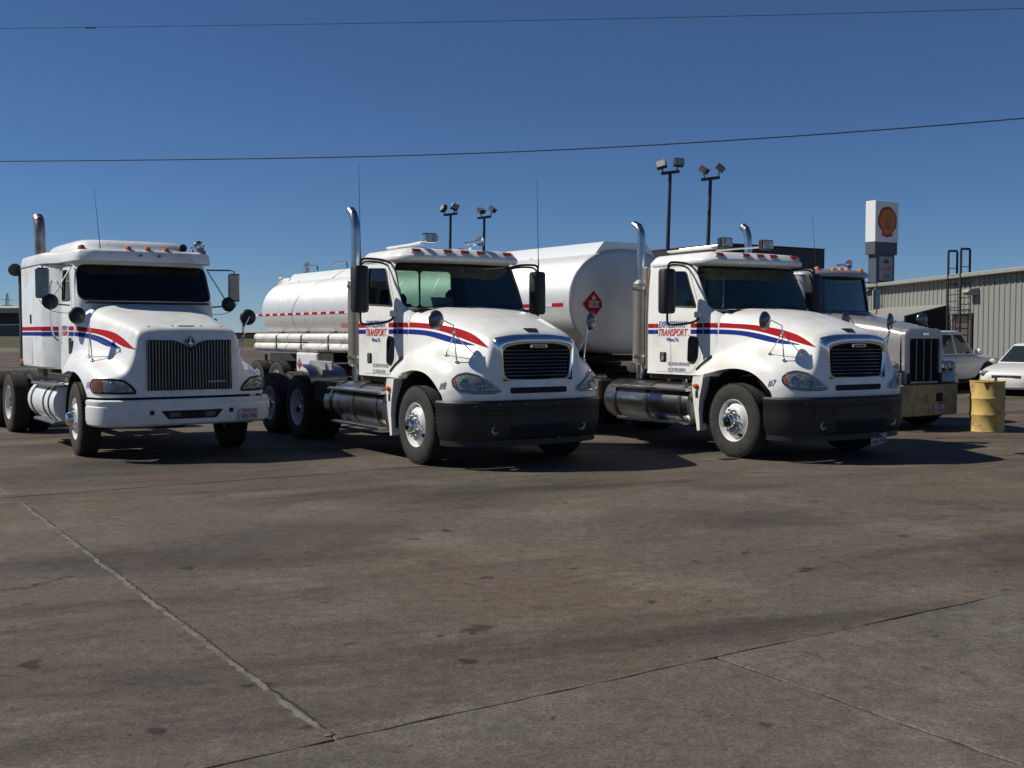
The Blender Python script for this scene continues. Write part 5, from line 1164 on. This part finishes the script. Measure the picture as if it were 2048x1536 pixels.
# cars parked by the building
def car(name, loc, yaw, label, paint, st, gh, wheels, lights, Rt, w):
    root = thing(name, (*loc, 0), R(yaw - 90), label, name.split('_')[-1])
    net = []
    for x, hw, zt, zb in st:
        zs = zt - .05; net.append([(x, 0, zt), (x, hw * .55, zt - .005), (x, hw * .86, zt - .03), (x, hw * .97, zt - .11), (x, hw, lerp(zt, zb, .45) if zt - zb > .3 else lerp(zt, zb, .6)), (x, hw * .99, lerp(zt, zb, .8)), (x, hw * .96, zb)])
    hood_mesh(net, 'body', paint, root, .03, 3, 3)
    b0, r0, zb, zr = gh['belt'], gh['roof'], gh['zb'], gh['zr']
    def ringof(p, z, k=1.0): return [(x, y * k, z) for x, y in p + [(x, -y) for x, y in p[::-1] if y > 1e-4]]
    b = MB(); b.rings([ringof(b0, zb), ringof([(lerp(a[0], c[0], .93), lerp(a[1], c[1], .93)) for a, c in zip(b0, r0)], lerp(zb, zr, .93)), ringof(r0, zr), ringof([(x * .8 + gh['cx'] * .2, y * .75) for x, y in r0], zr + .035)], True, False, True); b.build('cabin', paint, root, 45)
    def gpt(p, q, t, h, off):
        a = Vector((lerp(p[0], q[0], t), lerp(p[1], q[1], t))); pr, qr = r0[b0.index(p)], r0[b0.index(q)]; c = Vector((lerp(pr[0], qr[0], t), lerp(pr[1], qr[1], t))); m_ = a.lerp(c, h)
        d = Vector((q[0] - p[0], q[1] - p[1])); n_ = Vector((-d.y, d.x)).normalized()
        if n_.dot(m_ - Vector((gh['cx'], 0))) < 0: n_ = -n_
        return (m_.x + n_.x * off, m_.y + n_.y * off, lerp(zb, zr, h))
    for (i, j, t0, t1, h0, h1, nm) in gh['wins']:
        for s in (1, -1):
            q4 = [gpt(b0[i], b0[j], t, h, .008) for t, h in ((t0, h0), (t1, h0), (t1, h1), (t0, h1))]
            m_ = MB(); m_.add([(x, y * s, z) for x, y, z in q4], [(0, 1, 2, 3)]); m_.build(nm, GLASSCAR, root, None)
    for x in wheels:
        for s in (1, -1): wheel(root, x, s * (w - .02), 'front', Rt=Rt, detail=False)
    b = MB()
    for x in wheels: b.cyl((x, -w + .06, Rt + .02), (x, w - .06, Rt + .02), Rt + .07, n=20)
    b.box((0.3 * wheels[0] + .7 * wheels[1] + .6, 0, .32), (abs(wheels[0] - wheels[1]) * 1.25, w * 1.7, .22)); b.build('underbody', SEAM, root)
    for (x, y, z, dx, dy, dz, m_, nm, rz) in lights:
        for s in (1, -1):
            b = MB(); b.box((0, 0, 0), (dx, dy, dz), min(dx, dy, dz) * .35); o = b.build(nm, m_, root); o.location = (x, y * s, z); o.rotation_euler = (0, 0, rz * s)
            if y == 0: break
    return root
GLASSCAR = mat('car window glass', (.02, .028, .03), .04, var=.2, vscale=2, spec=.8)
CARW = mat('car white paint', (.70, .69, .66), .3, coat=.6, var=.06)
CARG = mat('pickup white paint', (.55, .56, .57), .35, coat=.4, var=.1)
sed = [(.885, .50, .46, .42), (.88, .58, .52, .34), (.86, .62, .60, .26), (.84, .66, .64, .22), (.78, .76, .70, .24), (.55, .84, .77, .22), (.38, .87, .80, .42), (.22, .88, .83, .62), (0, .88, .86, .69), (-.22, .88, .88, .62), (-.38, .88, .90, .40), (-.6, .88, .92, .20), (-1.4, .88, .94, .20), (-2.2, .88, .95, .22), (-2.38, .88, .95, .45), (-2.6, .88, .95, .66), (-2.85, .87, .95, .62), (-3.05, .86, .94, .40), (-3.3, .83, .92, .26), (-3.6, .74, .86, .32), (-3.64, .70, .70, .40), (-3.66, .6, .58, .54)]
sed_root = car('white_sedan', (13.5 + .7 * .85, 30 + .7 * .85), -45, 'white sedan parked nose towards the yard beside the metal building', CARW, sed,
    dict(belt=[(-.25, 0), (-.32, .5), (-.52, .78), (-1.55, .80), (-2.5, .76), (-2.95, .5), (-3.0, 0)], roof=[(-1.02, 0), (-1.06, .4), (-1.15, .56), (-1.6, .60), (-2.1, .57), (-2.3, .4), (-2.35, 0)], zb=.88, zr=1.40, cx=-1.6,
         wins=[(0, 1, 0, 1, .06, .92, 'windshield'), (1, 2, 0, .8, .06, .92, 'windshield'), (2, 3, .08, .95, .08, .88, 'side_window'), (3, 4, .05, .9, .08, .88, 'side_window'), (5, 6, 0, 1, .06, .9, 'rear_window')]), (0, -2.62), 
    [(.74, .60, .62, .20, .34, .13, LAMPIN, 'headlight', -.45), (.865, 0, .52, .04, .8, .09, FRAME, 'grille', 0), (.88, 0, .56, .02, .7, .02, CHROME, 'grille_trim', 0), (.80, .55, .36, .05, .16, .08, LAMPIN, 'fog_light', -.3), (-.55, .93, .93, .1, .16, .11, CARW, 'side_mirror', 0), (-3.62, .6, .78, .04, .3, .14, REDLENS, 'tail_light', .2)], .315, .87)
bumper_mesh('front_bumper', [(.90, 0), (.89, .35), (.82, .60), (.64, .80), (.5, .86)], [(-.01, .50), (.012, .44), (.015, .34), (0, .24), (-.05, .19)], CARW, sed_root)
pk = [(.885, .6, .68, .64), (.86, .70, .78, .50), (.84, .78, .86, .42), (.75, .84, .92, .36), (.55, .87, .95, .34), (.42, .88, .97, .55), (.25, .88, .98, .74), (0, .88, 1.0, .82), (-.25, .88, 1.01, .74), (-.42, .88, 1.02, .52), (-.6, .88, 1.03, .34), (-1.4, .88, 1.04, .34), (-2.5, .88, 1.04, .36), (-2.9, .88, 1.04, .55), (-3.1, .88, 1.04, .76), (-3.35, .88, 1.04, .82), (-3.6, .88, 1.04, .70), (-3.85, .87, 1.04, .46), (-4.3, .86, 1.04, .45), (-4.32, .85, 1.0, .5), (-4.34, .78, .78, .74)]
pick_root = car('white_pickup', (13.82, 33.94), 127, 'white extended cab pickup parked between the tractor with yellow bumper and the building', CARG, pk,
    dict(belt=[(-.40, 0), (-.46, .55), (-.58, .80), (-1.55, .83), (-2.25, .83), (-2.36, .7), (-2.38, 0)], roof=[(-.95, 0), (-.98, .5), (-1.05, .62), (-1.6, .68), (-2.12, .66), (-2.22, .55), (-2.25, 0)], zb=.98, zr=1.60, cx=-1.5,
         wins=[(0, 1, 0, 1, .06, .92, 'windshield'), (1, 2, 0, .7, .06, .92, 'windshield'), (2, 3, .12, .93, .06, .86, 'side_window'), (3, 4, .10, .88, .06, .86, 'side_window'), (5, 6, 0, 1, .1, .85, 'rear_window')]), (0, -3.3),
    [(.80, .62, .74, .10, .30, .18, LAMPIN, 'headlight', -.2), (.85, 0, .72, .05, .85, .2, FRAME, 'grille', 0), (.90, 0, .48, .14, 1.6, .16, CHROME, 'front_bumper', 0), (-.72, .98, 1.06, .12, .2, .17, CARW, 'side_mirror', 0), (-4.34, .75, .85, .05, .16, .3, REDLENS, 'tail_light', 0)], .35, .88)

pick_root.scale = (1.08, 1.08, 1.10)

# ribbed metal building on the right
WALLM = mat('cream ribbed metal siding', (.27, .275, .255), .45, metal=.1, var=.12, vscale=.6)
TRIMM = mat('grey metal trim', (.34, .34, .31), .5, metal=.2, var=.2, vscale=2)
ROOFM = mat('weathered metal roof', (.36, .36, .34), .5, metal=.3, var=.2, vscale=.7)
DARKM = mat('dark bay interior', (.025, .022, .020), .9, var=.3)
BROWND = mat('brown painted door', (.10, .075, .06), .6, var=.3, vscale=4)
ba = math.atan2(-.0623, 1.0); bx0, by0 = 22.55, 24.0
# local x runs along the wall away from the camera, local y is to the left (out of the wall)
mb_ = thing('metal_building', (bx0, by0, 0), math.atan2(1.0, -.0623), 'long cream ribbed metal building with low roof at the right edge', 'building')
EAVE = 4.4; LEN = 56.0; DEP = 14.0
def by_px(px):                       # distance along the wall where it crosses image column px
    k = (px - 1024) / 2200.0; t = (bx0 - k * by0) / (k + .0623); return t * math.hypot(1, .0623)
b = MB(); rects = []
b.rings([[(0, 0, 0), (LEN, 0, 0), (LEN, -DEP, 0), (0, -DEP, 0)], [(0, 0, EAVE), (LEN, 0, EAVE), (LEN, -DEP, EAVE), (0, -DEP, EAVE)]], True, True, False); b.build('wall', WALLM, mb_, None)
b = MB(); b.rings([[(-.3, .30, EAVE - .02), (-.3, .30, EAVE + .06), (-.3, -DEP / 2, EAVE + .75), (-.3, -DEP - .3, EAVE + .06), (-.3, -DEP - .3, EAVE - .02)], [(LEN + .3, .30, EAVE - .02), (LEN + .3, .30, EAVE + .06), (LEN + .3, -DEP / 2, EAVE + .75), (LEN + .3, -DEP - .3, EAVE + .06), (LEN + .3, -DEP - .3, EAVE - .02)]], True, True, True); b.build('roof', ROOFM, mb_, None)
b = MB(); b.box((LEN / 2, .38, EAVE - .05), (LEN + .6, .16, .20), .03); b.build('gutter', TRIMM, mb_)
b = MB(); b.box((0, 0, 0), (.11, .045, EAVE - .16), .02); rib = b.build('wall_rib', WALLM, mb_, 30); rib.location = (.3, .02, (EAVE - .16) / 2)
i = 1
while .3 + i * .46 < LEN - .2:
    inst(rib, 'wall_rib', mb_, (.3 + i * .46, .02, (EAVE - .16) / 2)); i += 1
s0, s1 = by_px(1895), by_px(1758)
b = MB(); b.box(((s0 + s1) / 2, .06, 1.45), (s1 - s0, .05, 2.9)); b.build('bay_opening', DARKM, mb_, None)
b = MB(); b.prism([(-.0, 3.02), (-.0, 3.10), (2.2, 2.55), (2.2, 2.30), (2.14, 2.30), (2.14, 2.49)], 'x', s0 - .1, s1 + .1); b.build('awning', TRIMM, mb_, None)
b = MB(); b.prism([(.06, .3), (2.16, 2.3), (2.16, 2.52), (.06, 3.05)], 'x', s0 - .16, s0 - .11); b.build('awning_side', DARKM, mb_, None)
for x in (s0 + .2, s1 - .2): b = MB(); b.cyl((x, 2.1, 0), (x, 2.1, 2.45), .05, n=10); b.build('awning_post', TRIMM, mb_)
d0, d1 = by_px(1946), by_px(1906)
b = MB(); b.box(((d0 + d1) / 2, .06, 1.15), (d1 - d0 - .3, .06, 2.3), .01); dd = b.build('door', BROWND, mb_)
b = MB(); b.box(((d0 + d1) / 2, .05, 2.47), (d1 - d0, .09, .34), .01); b.box((d0 + .07, .05, 1.2), (.13, .09, 2.4), .01); b.box((d1 - .07, .05, 1.2), (.13, .09, 2.4), .01); b.build('door_frame', DARKM, dd)
b = MB(); b.box((d0 + .4, .12, 1.05), (.05, .06, .16), .01); b.build('handle', ALU, dd)
# wall lamp
sl_ = by_px(1950); lw = mb_.matrix_basis
def on_wall(s, out, z):
    c = Vector((-.0623, 1)).normalized(); n_ = Vector((-c.y, c.x)); return (bx0 + c.x * s + n_.x * out, by0 + c.y * s + n_.y * out, z)
wl = thing('wall_lamp', on_wall(sl_, 0, 3.5), mb_.rotation_euler[2], 'grey box shaped wall lamp high on the ribbed metal wall', 'lamp')
b = MB(); b.prism([(.05, -.05), (.05, .25), (.45, .20), (.55, .06), (.30, -.06)], 'x', -.32, .32); b.build('lamp_housing', TRIMM, wl, 30)
b = MB(); b.box((0, .36, -.01), (.54, .2, .03), .005, Matrix.Rotation(R(24), 3, 'X')); b.build('lamp_lens', LAMPIN, wl)
# roof access ladder with two tall rail loops
LADM = mat('dark blue ladder steel', (.03, .035, .045), .5, metal=.4, var=.3)
sx = by_px(1912); ld = thing('roof_ladder', on_wall(sx, 0, 0), mb_.rotation_euler[2], 'dark steel roof ladder with two tall rail loops against the metal wall', 'ladder')
for dx in (0.0, -1.25):
    b = MB(); b.tube([(dx, .45, .3), (dx, .45, 5.50), (dx, .45, 5.56), (dx, .06, 5.56), (dx, .03, 5.50), (dx, .03, 4.45)], .055, 8); b.tube([(dx, .45, 4.75), (dx, .03, 4.75)], .02, 6); b.build('ladder_rail', LADM, ld)
for k in range(14): b = MB(); b.cyl((0, .45, .5 + k * .3), (-1.25, .45, .5 + k * .3), .018, n=8); b.build('rung', LADM, ld)
for z in (1.2, 2.8, 4.0):
    for dx in (0.0, -1.25): b = MB(); b.cyl((dx, .02, z), (dx, .45, z), .02, n=6); b.build('wall_bracket', LADM, ld)
# second smaller rail farther along the roof, seen over the tractor
sx = by_px(1748); l2 = thing('roof_ladder', on_wall(sx, 0, 0), mb_.rotation_euler[2], 'shorter cream roof ladder farther along the metal wall, over the silver tractor hood', 'ladder')
for dx in (0.0, -1.0):
    b = MB(); b.tube([(dx, .5, .3), (dx, .5, 4.0), (dx, .4, 4.15), (dx, .1, 4.15)], .05, 8); b.build('ladder_rail', TRIMM, l2)
for k in range(11): b = MB(); b.cyl((0, .5, .5 + k * .32), (-1.0, .5, .5 + k * .32), .018, n=8); b.build('rung', TRIMM, l2)
# lower gabled building behind it
gb = thing('far_shed', (19.5, 88, 0), 0, 'low grey roofed shed behind the metal building', 'shed')
b = MB(); b.box((9, 5, 2.1), (26, 9, 4.2)); b.build('wall', WALLM, gb, None)
b = MB(); b.prism([(-6, 4.2), (-5.6, 6.1), (10, 5.2), (24, 4.3), (24, 4.2)], 'y', .2, 10); b.build('roof', ROOFM, gb, None)

# dark canopy behind the trucks
CANM = mat('dark canopy fascia', (.022, .024, .030), .55, var=.3, vscale=.8)
cn = thing('station_canopy', (11.6, 60, 0), R(32.5 - 90), 'dark flat fascia canopy rising behind the two day cabs', 'canopy')
b = MB(); b.box((-3.3, 3.9, 5.75), (6.6, 7.8, 1.65), .03); b.build('fascia', CANM, cn)
b = MB(); b.box((-3.3, 3.9, 6.60), (6.64, 7.84, .05)); b.build('fascia_trim', mat('dull red trim', (.12, .03, .03), .6, var=.2), cn, None)
for x in (-1.5, -5.2):
    for y in (1.6, 6.2): b = MB(); b.box((x, y, 2.45), (.35, .35, 4.9), .02); b.build('column', TRIMM, cn)

# scallop emblem pylon sign
SIGNW = mat('sign white', (.72, .74, .73), .4, var=.08)
SIGNB = mat('sign slate blue', (.07, .085, .11), .5, var=.2)
SIGNY = mat('emblem yellow', (.50, .19, .025), .45, var=.1)
SIGNR = mat('emblem red', (.42, .02, .035), .45, var=.1)
sgn = thing('pylon_sign', (*W(1747, 400, 80)[:2], 0), R(30 - 90), 'tall white pylon sign with red and yellow scallop emblem above a blue base', 'sign')
# local: +x faces the camera side, +y to the right in the picture
SW, SD = 2.4, .95
zt, zm, zl = 1.71 + 265 * 80 / 2200, 1.71 + 183 * 80 / 2200, 1.71 + 158 * 80 / 2200
b = MB(); b.box((-SD / 2, SW / 2, (zt + zm) / 2), (SD, SW, zt - zm), .03); cb = b.build('sign_cabinet', SIGNW, sgn)
b = MB(); b.box((-SD / 2, SW / 2 - .03, (zm + zl) / 2), (SD * .98, SW * .97, zm - zl), .02); b.build('sign_band', SIGNB, sgn)
b = MB(); b.box((-SD / 2, SW / 2, zl / 2), (SD * .8, SW * .80, zl), .02); b.build('sign_shaft', SIGNB, sgn)
b = MB(); b.box((-SD * .1 + .012, SW / 2 + .05, zl - 1.0), (.03, SW * .58, 1.75), .01); lp = b.build('price_panel', mat('faded panel', (.34, .33, .34), .6, var=.2), sgn)
px_ = -SD * .1 + .032
flat_text('panel_lettering', 'Local', .52, lambda u, v: (px_, SW / 2 + .05 + u, zl - 1.15 + v), LETRED, lp, align='CENTER', bold=.01)
flat_text('panel_lettering', 'Car', .46, lambda u, v: (px_, SW / 2 + .05 + u, zl - 1.68 + v), LETDARK, lp, align='CENTER', bold=.01)
m_ = MB(); m_.add([(px_, SW / 2 + .05 + u, zl - .62 + v) for u, v in ((-.3, 0), (.3, 0), (.3, .12), (.1, .3), (-.1, .3), (-.3, .12))], [(0, 1, 2, 3, 4, 5)]); m_.build('panel_mark', LETDARK, lp, None)
def scallop(k, lobes=True):
    pts = []; n = 44
    for i in range(n + 1):
        t = -118 + 236 * i / n; r = .92 + (.045 * abs(math.sin(R(t + 118) * 1.55 * 2.2)) if lobes else 0)
        x = r * math.sin(R(t)) * .98; y = r * math.cos(R(t)) * 1.05 + .05; pts.append((x * k, y * k))
    pts += [(.52 * k, -.66 * k), (.50 * k, -1.0 * k), (.2 * k, -1.02 * k), (0, -1.10 * k), (-.2 * k, -1.02 * k), (-.50 * k, -1.0 * k), (-.52 * k, -.66 * k)]
    return pts
ec = (SW / 2 + .02, (zt + zm) / 2 - .02)
b = MB(); b.rings([[(0, ec[0] + u, ec[1] + v) for u, v in scallop(1.04)], [(.03, ec[0] + u, ec[1] + v) for u, v in scallop(1.04)]], True, False, True); e1 = b.build('emblem', SIGNR, cb, 30)
b = MB(); b.rings([[(.03, ec[0] + u, ec[1] + v) for u, v in scallop(.86)], [(.05, ec[0] + u, ec[1] + v) for u, v in scallop(.86)]], True, False, True); b.build('emblem_shell', SIGNY, e1, 30)
for i in range(-3, 4):
    a = R(i * 19); m_ = MB(); m_.add([(.053, ec[0] - .02 + .09 * i / 3, ec[1] - .52), (.053, ec[0] + .02 + .09 * i / 3, ec[1] - .52), (.053, ec[0] + math.sin(a) * .72 + .018, ec[1] + math.cos(a) * .74), (.053, ec[0] + math.sin(a) * .72 - .018, ec[1] + math.cos(a) * .74)], [(0, 1, 2, 3)]); m_.build('emblem_rib', SIGNR, e1, None)

# floodlight masts
POLEM = mat('bronze pole paint', (.035, .036, .042), .5, metal=.2, var=.3)
LAMPH = mat('bronze floodlight housing', (.06, .05, .045), .5, var=.3)
def mast(px, py, Y, lean, label, heads):
    x, y, z = W(px, py, Y); t = thing('floodlight_mast', (x - lean * z, y, 0), 0, label, 'floodlight mast', 'four twin floodlight masts')
    b = MB(); b.tube([(0, 0, 0), (lean * z * .5, 0, z * .5), (lean * z, 0, z)], [.14, .115, .09], 12); b.build('pole', POLEM, t)
    b = MB(); b.box((lean * z, 0, z + .06), (1.02, .16, .16), .02, Matrix.Rotation(R(-7), 3, 'Y')); b.build('cross_arm', LAMPH, t)
    for (dx, rx, ry, rz) in heads:
        M_ = Matrix.Rotation(rz, 3, 'Z') @ Matrix.Rotation(rx, 3, 'X') @ Matrix.Rotation(ry, 3, 'Y')
        c = Vector((lean * z + dx, 0, z + .52 + .12 * dx)); b = MB(); b.prism([(-.27, -.20), (.27, -.20), (.24, .20), (-.24, .20)], 'y', -.16, .10); b.box((0, -.18, 0), (.56, .06, .44), .015)
        o = b.build('floodlight', LAMPH, t, 30); o.location = c; o.rotation_euler = M_.to_euler()
        q = MB(); q.box((0, -.213, 0), (.48, .01, .36), .003); q.build('lamp_glass', LAMPIN, o)
        q = MB(); q.tube([(lean * z + dx * .85, 0, z + .1 + .12 * dx), c], .035, 8); q.build('lamp_bracket', POLEM, t)
mast(1338, 350, 60, .028, 'twin floodlight mast at the left of the near pair, both lamps facing the yard', [(-.46, R(-18), R(-14), R(-25)), (.42, R(-12), R(4), R(10))])
mast(1418, 362, 60, .030, 'twin floodlight mast at the right of the near pair, lamps tipped sideways', [(-.38, R(-55), R(0), R(60)), (.50, R(-50), R(0), R(75))])
mast(902, 432, 80, .020, 'far twin floodlight mast just right of the number 8 cab roof lamp', [(-.46, R(-20), R(-20), R(-60)), (.30, R(-15), R(25), R(10))])
mast(969, 438, 80, .020, 'far twin floodlight mast above the number 8 cab air horn', [(-.26, R(-55), R(0), R(50)), (.56, R(-50), R(10), R(70))])

# overhead cables
CABM = mat('cable black', (.03, .032, .04), .7, var=.2)
def cable(pts, r, label, nm='power_cable'):
    P = [Vector(p) for p in pts]; d0 = P[0] + (P[0] - P[1]) * 1.0; d1 = P[-1] + (P[-1] - P[-2]) * 1.0
    path = bspline([tuple(d0)] + [tuple(p) for p in P] + [tuple(d1)], 6); b = MB(); b.tube(path, r, 6); o = b.build(nm, CABM, None); tag(o, label, 'cable'); return o
cable([W(-300, 328, 30), W(0, 326, 28), W(350, 323, 26.5), W(700, 318, 25), W(1000, 309, 24), W(1300, 295, 23), W(1700, 269, 22), W(2048, 241, 21), W(2500, 200, 20)], .013, 'dark overhead cable crossing the sky at mid height')
cable([W(-300, 70, 32), W(0, 66, 31), W(700, 57, 29), W(1400, 44, 27), W(2048, 27, 25), W(2500, 12, 24)], .007, 'thin overhead wire near the top of the sky')
# small splice on the top wire
b = MB(); p0 = Vector(W(192, 64.6, 30.4)); b.tube([p0 - Vector((.14, 0, -.002)), p0 + Vector((.14, 0, .002))], .02, 8); tag(b.build('cable_splice', CABM, None), 'short thick splice on the thin top wire at the left', 'splice')

# far left background: grass bank, wall, warehouse, utility pole, pylon
GRASSM = mat('dry grass', (.085, .075, .03), .95, var=.5, vscale=.8, fine=.3, fscale=6)
b = MB(); b.rings([[(-170, 133, -.02), (-28, 133, -.02)], [(-170, 140, .5), (-28, 140, .45)], [(-170, 150, 1.38), (-28, 150, 1.2)], [(-170, 185, 1.4), (-28, 185, 1.2)], [(-170, 200, -.1), (-28, 200, -.1)]], closed=False); struct(b.build('grass_bank', GRASSM, None, 60))
lw_ = thing('low_wall', (-64, 152, 1.35), 0, 'grey low wall with pale coping on the grass bank at far left', 'wall')
b = MB(); b.box((-10, 0, .75), (36, .4, 1.5)); b.build('wall_face', mat('grey block wall', (.13, .145, .14), .8, var=.25, vscale=.4), lw_, None)
b = MB(); b.box((-11.5, 0, 1.58), (30, .6, .14)); b.build('coping', SIGNW, lw_, None)
wh = thing('warehouse', (-75, 175, 0), 0, 'brown warehouse with tan roof far behind the sleeper tractor', 'warehouse')
b = MB(); b.box((-5, 6, 2.5), (46, 12, 5.0)); b.build('wall', mat('brown siding', (.075, .06, .045), .8, var=.2, vscale=.2), wh, None)
b = MB(); b.prism([(-.6, 4.95), (12.6, 4.95), (6, 6.2), (-.6, 5.75)], 'x', -29, 19); b.build('roof', mat('tan roof', (.50, .43, .33), .8, var=.15, vscale=.2), wh, None)
sh = thing('roadside_store', (-36.5, 148, 0), 0, 'low tan store with red roof edge just left of the tank end', 'store')
b = MB(); b.box((0, 3, .8), (11, 6, 1.6)); b.build('wall', mat('tan wall', (.34, .28, .20), .8, var=.2, vscale=.6), sh, None)
b = MB(); b.box((0, 3, 1.72), (11.6, 6.6, .22)); b.build('roof_edge', RED, sh, None)
up = thing('utility_pole', (*W(486, 660, 400)[:2], 0), 0, 'tiny far utility pole with cross arms left of the tank trailer', 'utility pole')
b = MB(); b.tube([(0, 0, 0), (0, 0, 7.0)], [.18, .13], 8); b.build('pole', CABM, up)
for z, w_ in ((6.6, 2.9), (5.7, 1.6)): b = MB(); b.box((0, 0, z), (w_, .2, .2)); b.build('cross_arm', CABM, up)
b = MB(); b.lathe([(.35, 4.2), (.4, 4.4), (.4, 5.2), (.3, 5.4)], (.35, 0, 0), 'z', 10); b.build('transformer', CABM, up)
ty = thing('lattice_tower', (*W(17, 660, 600)[:2], 0), 0, 'faint lattice transmission tower on the horizon at far left', 'tower')
b = MB()
for sx in (-1, 1):
    for sy in (-1, 1): b.tube([(sx * 2.2, sy * 2.2, 0), (sx * .9, sy * .9, 14), (sx * .3, sy * .3, 23.5)], .12, 5)
for k in range(9):
    z0 = k * 2.4; w0 = lerp(2.2, .5, z0 / 22); w1 = lerp(2.2, .5, (z0 + 2.4) / 22)
    b.tube([(-w0, -w0, z0), (w1, -w1, z0 + 2.4)], .08, 4); b.tube([(w0, -w0, z0), (-w1, -w1, z0 + 2.4)], .08, 4)
for z in (17, 20): b.box((0, 0, z), (6.5, .25, .25))
b.build('lattice', CABM, ty)
